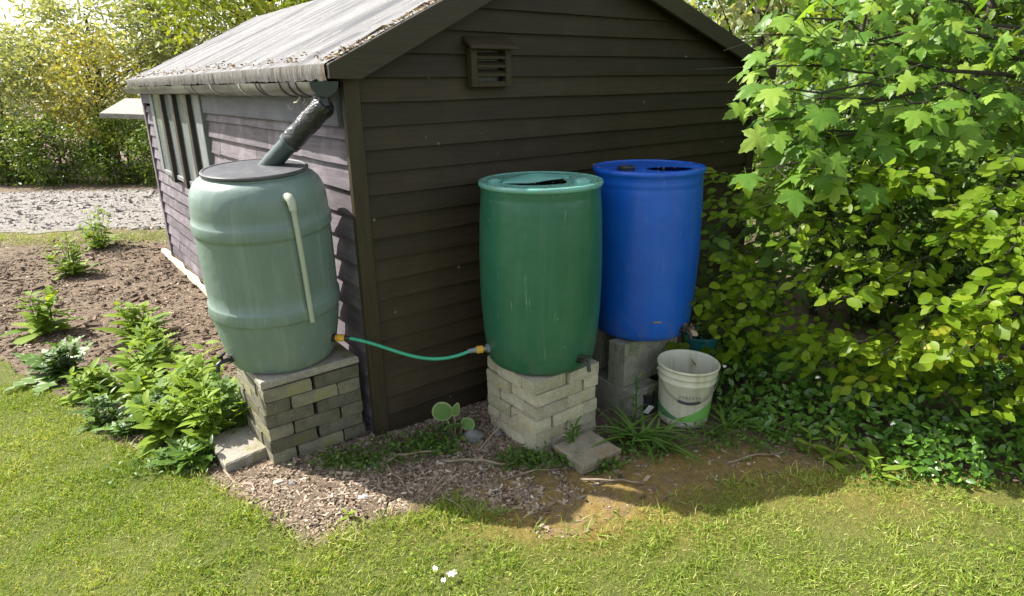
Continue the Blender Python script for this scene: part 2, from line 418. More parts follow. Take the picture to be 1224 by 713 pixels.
for j, y in enumerate(ys):
    d = lawn_mask(xs, y)
    for i, x in enumerate(xs):
        z = gh(x, y)
        dd = d[i] + .05*vnoise(x, y, 5, 1.3) + .03*vnoise(x, y, 14, 5.2)
        lm[j, i] = dd
        if -9 < x < 6 and .5 < y < 9:
            z += (.010 if dd < 0 else .003)*(vnoise(x, y, 16, 9.) + .7*vnoise(x, y, 38, 2.))
        V[j, i] = (x, y, z)
        a = math.exp(-(((x-.28)/.55)**2 + ((y-2.22)/.17)**2)) + .8*math.exp(-(((x-.75)/.5)**2 + ((y-2.52)/.16)**2)) + .5*math.exp(-(((x+.05)/.3)**2+((y-2.45)/.12)**2)) + .5*math.exp(-(((x-1.6)/.5)**2 + ((y-2.4)/.25)**2)) + .75*math.exp(-(((x-.9)/.6)**2 + ((y-2.66)/.16)**2)) + .5*math.exp(-(((x-.2)/.4)**2 + ((y-2.45)/.14)**2))
        moss[j, i] = min(1, a*1.25)
idx = np.arange(nx*ny).reshape(ny, nx)
Q = np.stack([idx[:-1, :-1], idx[:-1, 1:], idx[1:, 1:], idx[1:, :-1]], -1).reshape(-1, 4)
g = fast_mesh('ground', V.reshape(-1, 3), np.zeros((0, 3), int), Q, M['soil'], attrs={'moss': moss.ravel()})
tag(g, 'dark bare garden soil of the bed round the shed', 'soil', kind='structure')
def sheet(name, keep, lift, mat, label):
    fk = keep.reshape(-1)[Q].all(1)
    q = Q[fk]; used = np.unique(q); mp = -np.ones(nx*ny, int); mp[used] = np.arange(len(used))
    vv = V.reshape(-1, 3)[used].copy(); vv[:, 2] += lift
    o = fast_mesh(name, vv, np.zeros((0, 3), int), mp[q], mat, attrs={'moss': moss.ravel()[used]})
    return tag(o, label, name.replace('_', ' '), kind='structure')
sheet('lawn', lm > 0, .007, M['lawn'], 'mown sunlit lawn in front of the shed')
VX, VY = V[..., 0], V[..., 1]
gl = (VY > 8.15 + .15*np.sin(VX*2.3)) & (VY < 11.6) & (VX < -.5)
sheet('gravel_drive', gl, .008, M['gravel'], 'pale gravel drive beyond the soil bed')
def ground_z(x, y): return gh(x, y)

# ------------------------------------------------------------------ leaf meshes
def T_ovate(fold=.10, droop=.12, wid=.5, n=3):
    if n == 3: ts, ws = [0,.3,.68,1], [0,.86,.78,0]
    else: ts, ws = [0,.16,.38,.62,.84,1], [0,.62,1,.92,.5,0]
    mid = [(0, t, -droop*t*t) for t in ts]
    L = [(-wid*w*.5, t, fold*w*wid - droop*t*t) for t, w in zip(ts[1:-1], ws[1:-1])]
    Rr = [(-x, y, z) for x, y, z in L]
    vs = mid + L + Rr; m = len(ts); k = len(L)
    tris = [(0, 1, m), (0, m+k, 1), (m-2, m-1, m+k-1), (m-2, m+2*k-1, m-1)]; quads = []
    for i in range(k-1):
        quads.append((i+1, i+2, m+i+1, m+i)); quads.append((i+1, m+k+i, m+k+i+1, i+2))
    return np.array(vs), np.array(tris), np.array(quads).reshape(-1, 4)
def T_maple():
    half = [(.03,-.02),(.14,-.09),(.27,-.10),(.43,-.06),(.36,.06),(.31,.15),(.44,.20),(.50,.33),(.60,.47),(.46,.45),(.38,.50),(.27,.46),(.19,.44),(.25,.60),(.20,.68),(.19,.80),(.10,.84),(.03,1.0)]
    out = half + [(-x, y) for x, y in reversed(half)]
    vs = [(0, .26, .035)] + [(x, y, -.34*x*x - .16*max(0, y-.1)**2 + .035*math.sin(9*x*y+5*y)) for x, y in out]
    n = len(out)
    tris = [(0, 1+i, 1+(i+1) % n) for i in range(n)]
    # petiole
    b = len(vs); vs += [(-.008, 0, 0), (.008, 0, 0), (.006, -.42, .07), (-.006, -.42, .07)]
    return np.array(vs), np.array(tris), np.array([(b, b+1, b+2, b+3)])
def T_blade(w=.08, droop=.35):
    vs = [(-w/2, 0, 0), (w/2, 0, 0), (w*.42, .5, -droop*.25), (-w*.42, .5, -droop*.25), (0, 1, -droop)]
    return np.array(vs), np.array([(3, 2, 4)]), np.array([(0, 1, 2, 3)])
def T_strap(w=.07, droop=.7, n=6, fold=.3):
    vs = []; q = []
    for i in range(n+1):
        t = i/n; ww = w*(1-t**3)*.5*(1 if i < n else .1); z = -droop*t*t*.9; y = t*(1-.25*droop*t)
        vs += [(-ww, y, z+ww*fold), (0, y, z), (ww, y, z+ww*fold)]
        if i < n:
            b = i*3; q += [(b, b+1, b+4, b+3), (b+1, b+2, b+5, b+4)]
    return np.array(vs), np.zeros((0, 3), int), np.array(q)
def T_round(wid=.95):
    ts, ws = [0,.10,.32,.62,.88,1], [0,.62,.98,1,.66,.0]
    mid = [(0, t, -.10*t*t) for t in ts]; L = [(-wid*w*.5, t, .05*w - .10*t*t) for t, w in zip(ts[1:-1], ws[1:-1])]
    vs = mid + L + [(-x, y, z) for x, y, z in L]; m, k = 6, 4
    tris = [(0, 1, m), (0, m+k, 1), (m-2, m-1, m+k-1), (m-2, m+2*k-1, m-1)]; quads = []
    for i in range(k-1): quads += [(i+1, i+2, m+i+1, m+i), (i+1, m+k+i, m+k+i+1, i+2)]
    return np.array(vs), np.array(tris), np.array(quads)
OV3, OV5, MAP, BLD = T_ovate(), T_ovate(n=5), T_maple(), T_blade()
LANCE = T_ovate(fold=.12, droop=.28, wid=.26, n=5)
WIDE = T_ovate(fold=.10, droop=.15, wid=.72, n=5)
ROUND = T_round()
STRAP = T_strap()

def unit(a): return a/np.maximum(np.linalg.norm(a, axis=-1, keepdims=True), 1e-9)
def leaf_geo(T, pos, d, nrm, size, wscale=None):
    tv, tt, tq = T
    d = unit(np.asarray(d, float)); nrm = np.asarray(nrm, float)
    nrm = unit(nrm - d*(nrm*d).sum(1, keepdims=True)); x = np.cross(d, nrm)
    k = len(pos); m = len(tv)
    ws = np.ones(k) if wscale is None else wscale
    P = np.asarray(pos)[:, None, :] + np.asarray(size)[:, None, None]*(tv[None, :, 0, None]*x[:, None, :]*ws[:, None, None] + tv[None, :, 1, None]*d[:, None, :] + tv[None, :, 2, None]*nrm[:, None, :])
    off = (np.arange(k)*m)[:, None, None]
    return P.reshape(-1, 3), (tt[None]+off).reshape(-1, 3), (tq[None]+off).reshape(-1, 4), m
def leaves(name, T, pos, d, nrm, size, rnd, mat, parent=None, wscale=None):
    P, t, q, m = leaf_geo(T, pos, d, nrm, size, wscale)
    return fast_mesh(name, P, t, q, mat, parent, {'rnd': np.repeat(rnd, m)})
def rdir(n, zb=0.0, zs=1.0):
    v = rng.normal(size=(n, 3)); v[:, 2] = v[:, 2]*zs + zb
    return unit(v)

# ------------------------------------------------------------------ lawn grass
def blades(name, x, y, hmin, hmax, label, cat, lift=0.0, w=.10, straw=.13, mat='grass', zoff=None, lean=.75):
    n = len(x)
    z = np.array([ground_z(a, b) for a, b in zip(x, y)]) + lift
    if zoff is not None: z += zoff
    d = np.stack([rng.normal(0, lean, n), rng.normal(0, lean, n), np.abs(rng.normal(.9, .25, n))], 1)
    nrm = np.stack([rng.normal(0, 1, n), rng.normal(0, 1, n), np.full(n, .8)], 1)
    patch = np.array([vnoise(a, b, 2.2, 4.4) for a, b in zip(x, y)])
    rnd = np.clip(rng.uniform(0, .72, n) + .25*patch, 0, .8)
    st = rng.random(n) < straw*(1+1.2*patch); rnd[st] = rng.uniform(.85, 1, st.sum())
    o = leaves(name, T_blade(w, .45), np.stack([x, y, z], 1), d, nrm, rng.uniform(hmin, hmax, n)*np.clip(1+.55*np.array([vnoise(a, b, 9, 2.7) for a, b in zip(x, y)]), .5, 1.6), rnd, M[mat])
    return tag(o, label, cat, kind='stuff')
def lawn_points(n, x0, x1, y0, y1, edge=.0):
    x = rng.uniform(x0, x1, n); y = rng.uniform(y0, y1, n)
    e = lawn_mask(x, y) + .07*np.sin(x*11+y*7)*.5 + rng.normal(0, .03, n)
    mo = np.exp(-(((x-.12)/.30)**2 + ((y-2.17)/.09)**2))*1.1 + np.exp(-(((x-.48)/.36)**2 + ((y-2.30)/.10)**2)) + .6*np.exp(-(((x-.95)/.4)**2 + ((y-2.45)/.10)**2)) + .35*np.exp(-(((x-1.5)/.4)**2 + ((y-2.2)/.2)**2))
    pn = np.array([vnoise(a, b, 6, 8.8) for a, b in zip(x, y)])
    dens = np.clip(1.0 + .55*pn - 1.25*mo, .02, 1)
    dens *= np.clip(1 - .55*np.clip((x-.9)/.6, 0, 1)*np.clip((y-2.05)/.3, 0, 1), .2, 1)
    k = (e > edge) & (rng.random(n) < dens)
    return x[k], y[k]
xa, ya = lawn_points(420000, -3.2, 2.6, 1.35, 3.6)
xb, yb = lawn_points(110000, -8, -3.1, .9, 7.0); xd, yd = lawn_points(30000, 2.5, 4.5, 1.0, 2.6)
blades('lawn_grass', np.concatenate([xa, xb, xd]), np.concatenate([ya, yb, yd]), .012, .033, 'short mown yellow-green grass of the sunlit lawn', 'grass', .004)
nc = 9000; xc, yc = lawn_points(nc, -3.0, 2.4, 1.4, 3.4)
kk = np.array([vnoise(a, b, 2.6, 12.) for a, b in zip(xc, yc)]) > .12
xc, yc = xc[kk], yc[kk]; nc = len(xc)
o = leaves('lawn_clover', T_ovate(.05, .05, .8), np.stack([xc, yc, np.array([ground_z(a, b) for a, b in zip(xc, yc)])+rng.uniform(.016, .032, nc)], 1), rdir(nc, 0, .3), rdir(nc, 2.0), rng.uniform(.008, .018, nc), rng.random(nc), M['weed'])
tag(o, 'small clover and weed leaves in patches of the lawn', 'clover', kind='stuff')
# rough grass along the bed edge, at the gravel and under the bushes
x = np.concatenate([rng.uniform(-9, -3.4, 9000), rng.uniform(-2.1, 2.0, 1300)])
y = np.concatenate([7.75+rng.normal(0, .22, 9000), np.interp(x[9000:], LX, LY) + rng.normal(-.03, .04, 1300)])
blades('rough_grass', x, y, .02, .07, 'longer rough grass along the lawn edge and by the gravel', 'grass', 0, .07, .12)

# ------------------------------------------------------------------ mulch, twigs, litter
def chip_field(name, n, gen, smin, smax, label, mat='chips'):
    P = gen(n); n = len(P)
    base = np.array([(-1,-1,-1),(1,-1,-1),(1,1,-1),(-1,1,-1),(-1,-1,1),(1,-1,1),(1,1,1),(-1,1,1)], float)
    q = np.array([(0,3,2,1),(4,5,6,7),(0,1,5,4),(1,2,6,5),(2,3,7,6),(3,0,4,7)])
    s = rng.uniform(smin, smax, (n, 1))*rng.lognormal(0, .35, (n, 1))
    dim = np.concatenate([s*rng.uniform(.7, 1.9, (n, 1)), s*rng.uniform(.35, .7, (n, 1)), s*rng.uniform(.16, .45, (n, 1))], 1)
    vs = base[None]*dim[:, None, :]*(1+rng.normal(0, .25, (n, 8, 3)))
    ax = rdir(n); an = rng.normal(0, .5, n); az = rng.uniform(0, 6.28, n)
    cz, sz = np.cos(az)[:, None], np.sin(az)[:, None]
    vx = vs[..., 0]*cz - vs[..., 1]*sz; vy = vs[..., 0]*sz + vs[..., 1]*cz; vz = vs[..., 2].copy()
    ca, sa = np.cos(an)[:, None], np.sin(an)[:, None]
    vy2 = vy*ca - vz*sa; vz2 = vy*sa + vz*ca
    z = np.array([ground_z(a, b) for a, b in P[:, :2]])
    vv = np.stack([vx + P[:, 0:1], vy2 + P[:, 1:2], vz2 + (z + dim[:, 2]*.6)[:, None]], -1)
    off = (np.arange(n)*8)[:, None, None]
    o = fast_mesh(name, vv.reshape(-1, 3), np.zeros((0, 3), int), (q[None]+off).reshape(-1, 4), M[mat], attrs={'rnd': np.repeat(rng.beta(1.6, 2.0, n), 8)}, smooth=False)
    return tag(o, label, 'wood chips', kind='stuff')
def bed_pts(n):
    m = int(n*.62)
    x = np.concatenate([rng.uniform(-2.6, .45, m), rng.uniform(-6.5, -1.3, n-m)])
    y = np.concatenate([rng.uniform(2.0, 3.3, m), rng.uniform(3.2, 7.8, n-m)])
    e = lawn_mask(x, y) + rng.normal(0, .03, n)
    k = (e < -.0) & (rng.random(len(x)) > np.clip((x + .45*(2.5-y) + .14*np.sin(y*23) + .12*np.sin(x*31+y*9) + .12)/.42, 0, .96))
    return np.stack([x, y], 1)[k]
chip_field('bark_mulch', 120000, bed_pts, .0020, .0058, 'brown bark chips and crumbly soil spread over the bed')
def shade_pts(n):
    x = rng.uniform(-.3, 2.4, n); y = rng.uniform(2.2, 3.4, n)
    k = (lawn_mask(x, y) + rng.normal(0, .06, n) < 0) & (rng.random(n) < np.clip(.9 - 1.1*np.clip((x + .45*(2.5-y) + .12*np.sin(y*23) + .10*np.sin(x*31+y*9) - .02)/.38, 0, 1), .16, .9))
    return np.stack([x, y], 1)[k]
chip_field('leaf_litter', 13000, shade_pts, .0025, .0075, 'dark leaf litter and chips on the shaded ground by the stacks')

def back_bed(n):
    x = rng.uniform(-5.5, -1.2, n); y = rng.uniform(2.9, 7.6, n)
    k = (lawn_mask(x, y) < -.05) & ((x+.713)*.795 + (y-2.93)*.606 < -.05); return np.stack([x, y], 1)[k]
chip_field('soil_clods', 9000, back_bed, .006, .015, 'crumbly clods of bare soil in the bed along the side wall', 'clod')
def grav(n):
    x = rng.uniform(-12, -3.2, n); y = rng.uniform(8.2, 11.6, n); return np.stack([x, y], 1)
chip_field('gravel_stones', 16000, grav, .008, .020, 'loose pale stones of the gravel drive', 'pebble')
twig_n = 0
def twig(p0, p1, r, bow, label, group='dry twigs and stems on the ground'):
    a, b = Vector(p0), Vector(p1); L = (b-a).length
    pts = []
    for i in range(7):
        t = i/6; q = a.lerp(b, t)
        q += Vector((0, 0, bow*4*t*(1-t))) + Vector((random.gauss(0, .02), random.gauss(0, .02), random.gauss(0, .006)))*L
        pts.append(q)
    mb = MB().tube(pts, [r*(1-.06*i) for i in range(7)], 6)
    return tag(mb.build('dry_twig', M['twig'], smooth=True), label, 'twig', group)
twig((-.36,2.66,.02), (-.02,2.62,.025), .008, .01, 'thick pale dead stem lying level in front of the green barrel stack')
twig((-.18,2.72,.02), (.10,2.86,.16), .004, .07, 'thin dry stem arching up against the left face of the green barrel stack')
twig((-.12,2.90,.02), (-.03,2.84,.20), .0035, .03, 'thin dry stem leaning upright against the green barrel stack')
twig((-.66,2.62,.03), (-.36,2.72,.03), .007, .03, 'curved brown root-like stem near the dark shed corner')
twig((-.50,2.45,.02), (-.66,2.70,.03), .006, .02, 'brown stem lying toward the shed corner, beside the curved root')
twig((-.40,2.30,.015), (-.31,2.50,.05), .006, .01, 'dark short stick standing at the shadow edge by the lawn')
twig((-.30,2.36,.02), (-.20,2.27,.02), .005, .004, 'pale straight splinter at the lawn edge in sunlight')
twig((-1.38,2.60,.03), (-1.22,2.42,.03), .006, .015, 'dry stalk in front of the left paving slab')
twig((-1.30,2.50,.03), (-1.15,2.40,.03), .004, .02, 'thin dry stalk in the sunlit chips before the left slab')
twig((.30,2.50,.01), (.58,2.47,.012), .006, .008, 'brown stick on the mossy ground before the small slab')
twig((1.0,2.62,.01), (1.35,2.70,.012), .005, .01, 'brown stick on the shaded soil right of the bucket')
twig((-.05,2.52,.01), (.25,2.60,.012), .004, .012, 'thin twig on the litter before the green barrel stack')

def rock(name, p, dims, mat, label, seed=1):
    rr = random.Random(seed); mb = MB()
    vs = []; n, m = 9, 6
    for i in range(m+1):
        th = math.pi*i/m
        for k in range(n):
            ph = 2*math.pi*k/n
            f = 1 + rr.uniform(-.16, .16)
            vs.append((dims[0]*f*math.sin(th)*math.cos(ph), dims[1]*f*math.sin(th)*math.sin(ph), dims[2]*math.cos(th)*f))
    fs = [(i*n+k, i*n+(k+1) % n, (i+1)*n+(k+1) % n, (i+1)*n+k) for i in range(m) for k in range(n)]
    o = mb.add(vs, fs).build(name, mat, smooth=True, auto=40)
    o.location = p; o.rotation_euler = (rr.uniform(-.2,.2), rr.uniform(-.2,.2), rr.uniform(0,6))
    return tag(o, label, 'stone')
rock('stone', (-.67,2.37,.025), (.032,.020,.014), M['stone'], 'pale angular stone lying on the sunlit bark chips', 3)
rock('stone', (-.215,2.87,.03), (.055,.040,.035), M['darkstone'], 'rounded grey stone beside the young broad-leaved plant', 5)
rock('stone', (-.09,2.92,.02), (.030,.026,.02), M['darkstone'], 'small grey stone between the young plant and the brick stack', 8)
rock('stone', (-.60,2.52,.015), (.022,.016,.012), M['stone'], 'small pale pebble in the shade near the shed corner', 11)
rock('stone', (-1.0,2.46,.045), (.020,.014,.010), M['darkstone'], 'small dark pebble on the sunlit chips before the left stack', 12)

# ------------------------------------------------------------------ shed
shed = empty('shed', C0, YAW)
tag(shed, 'dark brown timber shed with grey felt roof, gable end facing the lawn', 'shed')
LEN = 5.05; GW = 3.12
RU, RZ = 1.25, 2.48                       # ridge
EZ = 1.845                                # eave top
slL = (RZ-EZ)/(RU+.075); slR = (RZ-EZ)/(3.2-RU)
def roofz(u): return EZ + slL*(u+.075) if u < RU else RZ - slR*(u-RU)

def board_wall(name, mat, ztop, expo, place, extent, seg=None, z0=.02, seed=1):
    """overlapping boards; extent(z0,z1)->(a0,a1,b0,b1) ends at the bottom and top edge; place(a,out,z)->xyz"""
    rr = random.Random(seed); V_, F_, rnd = [], [], []
    z = z0
    while z < ztop - .005:
        z1 = min(z+expo, ztop)
        a0, a1, b0, b1 = extent(z, z1)
        if a1-a0 < .02: break
        cuts = [0, 1]
        if seg:
            cuts = [0] + sorted(rr.uniform(.08, .92) for _ in range(seg)) + [1]
        for i in range(len(cuts)-1):
            t0, t1 = cuts[i], cuts[i+1]
            g = .0025 if seg else 0
            p, q = a0+(a1-a0)*t0+g, a0+(a1-a0)*t1-g
            pt, qt = b0+(b1-b0)*t0+g, b0+(b1-b0)*t1-g
            ns = max(2, int((q-p)/.35)); b = len(V_); rv = rr.random()
            sag = rr.uniform(-.003, .003); wz = [rr.uniform(-.0022, .0022) for _ in range(ns+1)]
            for k in range(ns+1):
                t = k/ns; ao = p+(q-p)*t; at_ = pt+(qt-pt)*t
                o1 = .025 + rr.uniform(-.0025, .0025); zz = z + sag*(t-.5) + wz[k]
                for a, o, zq in ((ao, 0, zz), (ao, o1, zz), (at_, .004, z1+.012), (at_, -.006, z1+.012)):
                    V_.append(place(a, o, zq)); rnd.append(rv)
            for k in range(ns):
                c = b+k*4
                F_ += [(c, c+4, c+5, c+1), (c+1, c+5, c+6, c+2), (c+2, c+6, c+7, c+3)]
            F_ += [(b, b+1, b+2, b+3), (b+ns*4+3, b+ns*4+2, b+ns*4+1, b+ns*4)]
        z = z1
    o = fast_mesh(name, np.array(V_), np.zeros((0, 3), int), np.array(F_), mat, shed, {'rnd': rnd}, smooth=False)
    return o
def gable_ext(z, z1):
    def lr(zz):
        zz -= .0
        lo = 0.0 if zz < EZ else (zz-EZ)/slL - .075
        hi = GW if zz < EZ else 3.2 - (zz-EZ)/slR
        return lo, min(hi, GW)
    (a0, a1), (b0, b1) = lr(z), lr(z1)
    return a0, a1, b0, b1
board_wall('wall', M['gable'], RZ-.1, .1035, lambda a, o, z: (a, -o, z), gable_ext, None, .012, 3)
board_wall('wall', M['gable'], RZ-.1, .1035, lambda a, o, z: (a, LEN+o, z), gable_ext, None, .012, 4)
board_wall('wall', M['side'], 1.56, .1155, lambda a, o, z: (-o, a, z), lambda z, z1: (.0, LEN, .0, LEN), 4, .012, 5)
board_wall('wall', M['gable'], 1.80, .1155, lambda a, o, z: (GW+o, a, z), lambda z, z1: (.0, LEN, .0, LEN), 3, .012, 6)
# solid box added behind the boards so no light leaks through
MB().box((.03,.03,-.3), (GW-.03, LEN-.03, 1.70)).build('frame', M['mullion'], shed)

# corner trims
def boxr(mb, a, b, mi=0): return mb.box(a, b, mi)
def trimmesh(name, boxes, mat, bevel=.003):
    mb = MB()
    for a, b in boxes: mb.box(a, b)
    o = mb.build(name, mat, shed, bevel=bevel, seg=1)
    at = o.data.attributes.new('rnd', 'FLOAT', 'POINT'); at.data.foreach_set('value', np.full(len(o.data.vertices), .5, np.float32))
    return o
trimmesh('corner_trim', [((-.024,-.036,0), (.052,-.0005,1.79))], M['trim'])
trimmesh('corner_trim', [((GW-.05,-.036,0), (GW+.024,-.0005,1.86))], M['trim'])
trimmesh('corner_trim', [((-.034,LEN-.05,0), (-.0005,LEN+.03,1.79))], M['side'])
trimmesh('fascia_board', [((-.036,.03,1.565), (-.002,2.49,1.735))], M['fascia'])
trimmesh('fascia_board', [((-.030,4.56,1.60), (-.002,LEN-.051,1.735))], M['fascia'])

# roof: two slabs, ridge cap, hanging felt edge
W0, W1 = -.075, LEN+.12
mb = MB(); nu, nw = 22, 70
def roof_sheet(ua, ub):
    vs = []; fs = []
    for i in range(nu+1):
        for k in range(nw+1):
            u = ua+(ub-ua)*i/nu; w = W0+(W1-W0)*k/nw
            z = roofz(min(max(u, -.115), 3.22)) + .004*noise.noise(Vector((u*2.5, w*2.5, 1))) + .003*noise.noise(Vector((u*9, w*9, 4)))
            vs.append((u, w, z))
    for i in range(nu):
        for k in range(nw):
            a = i*(nw+1)+k; fs.append((a, a+nw+1, a+nw+2, a+1))
    return vs, fs
rf = MB().add(*roof_sheet(-.112, RU-.0005)).add(*roof_sheet(RU+.0005, 3.215))
for ua, ub in ((-.104, RU), (RU, 3.205)):       # decking under the felt
    za, zb = roofz(ua)-.006, roofz(ub)-.006
    rf.hexa([(ua,W0+.004,za-.02),(ub,W0+.004,zb-.02),(ub,W1-.004,zb-.02),(ua,W1-.004,za-.02),(ua,W0+.004,za),(ub,W0+.004,zb),(ub,W1-.004,zb),(ua,W1-.004,za)])
rf.build('roof', M['felt'], shed, smooth=True, auto=35)
vs = []; fs = []                               # ragged felt turned down over the eave
nn = 320
for k in range(nn+1):
    w = W0+(W1-W0)*k/nn
    d = .066 + .014*noise.noise(Vector((w*3, 0, 2))) + .007*noise.noise(Vector((w*17, 0, 9))) + random.uniform(-.004, .004)
    rip = .010*noise.noise(Vector((w*22, 3, 0)))
    zt = roofz(-.112)
    vs += [(-.111, w, zt+.002), (-.119+rip*.4, w, zt-.006), (-.121+rip, w, zt-d*.6), (-.117+rip*1.5, w, zt-d)]
for k in range(nn):
    for j in range(3):
        a = k*4+j; fs.append((a, a+1, a+5, a+4))
MB().add(vs, fs).build('felt_edge', M['feltedge'], shed, smooth=True)
# barge boards
def barge(ua, ub, depth, nm):
    mb = MB()
    za, zb = roofz(ua)-.004, roofz(ub)-.004
    y0, y1 = W0-.028, W0+.002
    mb.hexa([(ua,y0,za-depth*.62 if ua < 0 else za-depth),(ub,y0,zb-depth),(ub,y1,zb-depth),(ua,y1,za-depth*.62 if ua < 0 else za-depth),(ua,y0,za),(ub,y0,zb),(ub,y1,zb),(ua,y1,za)])
    o = mb.build(nm, M['barge'], shed, bevel=.003, seg=1)
    at = o.data.attributes.new('rnd', 'FLOAT', 'POINT'); at.data.foreach_set('value', np.full(len(o.data.vertices), .55, np.float32))
def barge_left():
    mb = MB(); y0, y1 = W0-.028, W0+.002; D = .112
    pl = [(-.108, roofz(-.108)-.062), (.035, roofz(-.108)-.066), (RU-.001, RZ-.004-D), (RU-.001, RZ-.004), (-.108, roofz(-.108)-.004)]
    n = len(pl)
    vs = [(u, y0, z) for u, z in pl] + [(u, y1, z) for u, z in pl]
    fs = [tuple(range(n)), tuple(reversed(range(n, 2*n)))] + [((i+1) % n, i, n+i, n+(i+1) % n) for i in range(n)]
    o = mb.add(vs, fs).build('bargeboard', M['barge'], shed, bevel=.003, seg=1)
    at = o.data.attributes.new('rnd', 'FLOAT', 'POINT'); at.data.foreach_set('value', np.full(len(o.data.vertices), .55, np.float32))
barge_left()
barge(RU+.001, 3.215, .105, 'bargeboard')
# soffit strip that closes the overhang behind the barge
sf = MB()
for ua, ub in ((-.08, RU), (RU, 3.2)):
    za, zb = roofz(ua)-.03, roofz(ub)-.03
    sf.hexa([(ua,W0+.003,za-.02),(ub,W0+.003,zb-.02),(ub,.0,zb-.02),(ua,.0,za-.02),(ua,W0+.003,za),(ub,W0+.003,zb),(ub,.0,zb),(ua,.0,za)])
sf.build('soffit', M['mullion'], shed)

# gutter
def half_round(uc, zc, r, w0, w1, th=.003, n=12, sag=0.0):
    vs = []; fs = []; steps = 26
    for i in range(steps+1):
        w = w0+(w1-w0)*i/steps; dz = .004*math.sin(i*1.7)*.5
        for rr in (r, r-th):
            for k in range(n+1):
                a = math.pi + math.pi*k/n
                vs.append((uc+rr*math.cos(a), w, zc+dz+rr*math.sin(a)))
    m = 2*(n+1)
    for i in range(steps):
        for k in range(n):
            a = i*m+k; fs.append((a, a+1, a+m+1, a+m)); b = a+n+1; fs.append((b+1, b, b+m, b+m+1))
        a = i*m; fs += [(a, a+m, a+m+n+1, a+n+1), (a+n, a+n+n+1, a+m+n+n+1, a+m+n)]
    return vs, fs
GU, GZ, GR = -.120, 1.756, .060
gut = MB().add(*half_round(GU, GZ, GR, -.055, LEN+.05)).build('gutter', M['gutter'], shed, smooth=True, auto=50)
def cap(w, nm='end_cap'):
    n = 14; pl = [(GU+(GR+.003)*math.cos(math.pi+math.pi*k/n), GZ+.002+(GR+.003)*math.sin(math.pi+math.pi*k/n)) for k in range(n+1)]
    vs = [(u, w, z) for u, z in pl] + [(u, w-.012, z) for u, z in pl]; m = n+1
    fs = [tuple(range(m)), tuple(reversed(range(m, 2*m)))] + [(k, m+k, m+(k+1) % m, (k+1) % m) for k in range(m)]
    MB().add(vs, fs).build(nm, M['gutcap'], gut)
cap(-.056); cap(LEN+.062)
def strap_clip(w, tw, mat=M['black'], width=.018):
    n = 10; vs = []; fs = []
    for k in range(n+1):
        a = math.pi*1.0 + math.pi*k/n*.96
        ww = w + tw*(k/n)
        for dw in (0, width):
            vs.append((GU+(GR+.004)*math.cos(a), ww+dw, GZ+(GR+.004)*math.sin(a)))
    for k in range(n): fs.append((2*k, 2*k+1, 2*k+3, 2*k+2))
    o = MB().add(vs, fs).build('gutter_strap', mat, gut)
    sm = o.modifiers.new('s', 'SOLIDIFY'); sm.thickness = .003
M['pstrap'] = mat_noise('pale_strap', (.25,.25,.22), (.4,.4,.36), 20, .6, .3, .1)
for w, tw, mt in ((.10,-.06,'black'),(.19,-.05,'black'),(.31,-.06,'black'),(.60,-.07,'black'),(.66,-.10,'black'),(.95,-.1,'pstrap'),(1.55,-.12,'pstrap'),(2.05,-.15,'black'),(2.25,-.22,'black'),(3.6,-.1,'pstrap')):
    strap_clip(w, tw, M[mt])
# lumps of cobweb and litter caught between gutter and pipe
cw = MB()
for i in range(26):
    p = Vector((-.12+random.gauss(0, .02), .14+random.gauss(0, .09), 1.66+random.gauss(0, .035)))
    q = p+Vector((random.gauss(0, .03), random.gauss(0, .05), random.gauss(0, .03)))
    cw.tube([p, (p+q)/2+Vector((0, 0, -.01)), q], random.uniform(.0015, .004), 5)
cwo = cw.build('cobweb', M['cobweb'], gut); cwo['kind'] = 'stuff'

# window in the side wall
win = empty('window', (0, 0, 0)); win.parent = shed
wz0, wz1, wa, wb = .965, 1.725, 2.50, 4.52
fr = MB()
fr.box((-.050, wa, wz0), (-.004, wa+.20, wz1)).box((-.050, wb-.14, wz0), (-.004, wb, wz1)).box((-.052, wa+.20, wz0-.02), (-.004, wb-.14, wz0+.02)).box((-.046, wa+.2, wz1-.03), (-.004, wb-.14, wz1))
fr.build('window_frame', M['winframe'], win, bevel=.004, seg=1)
bars = [2.84, 3.36, 3.86]
edges = [wa+.20] + bars + [wb-.14]
for b in bars:
    MB().box((-.075, b-.045, wz0-.05), (-.0045, b+.045, wz1-.031)).build('mullion', M['mullion'], win, bevel=.004, seg=1)
for i in range(4):
    a0 = edges[i] + (.045 if i else 0); a1 = edges[i+1] - (.045 if i < 3 else 0)
    MB().box((-.040, a0+.0005, wz0+.0205), (-.034, a1-.0005, wz1-.0315)).build('pane', M['pane'], win)

# louvred vent in the gable
vent = empty('vent', (0, 0, 0)); vent.parent = shed
VY0, VY1 = -.066, -.022
fm = MB()
fm.box((.625,VY0,1.722), (.660,VY1,1.905)).box((.832,VY0,1.722), (.868,VY1,1.905)).box((.660,VY0+.002,1.722), (.832,VY1,1.748)).box((.660,VY0+.002,1.893), (.832,VY1,1.905))
def addr(o, v=.6):
    at = o.data.attributes.new('rnd', 'FLOAT', 'POINT'); at.data.foreach_set('value', np.full(len(o.data.vertices), v, np.float32)); return o
addr(fm.build('vent_frame', M['gable'], vent, bevel=.003, seg=1))
hd = MB().hexa([(.603,-.100,1.895),(.889,-.100,1.895),(.880,-.006,1.935),(.612,-.006,1.935),(.603,-.100,1.910),(.889,-.100,1.910),(.880,-.006,1.962),(.612,-.006,1.962)])
addr(hd.build('vent_hood', M['gable'], vent, bevel=.003, seg=1), .9)
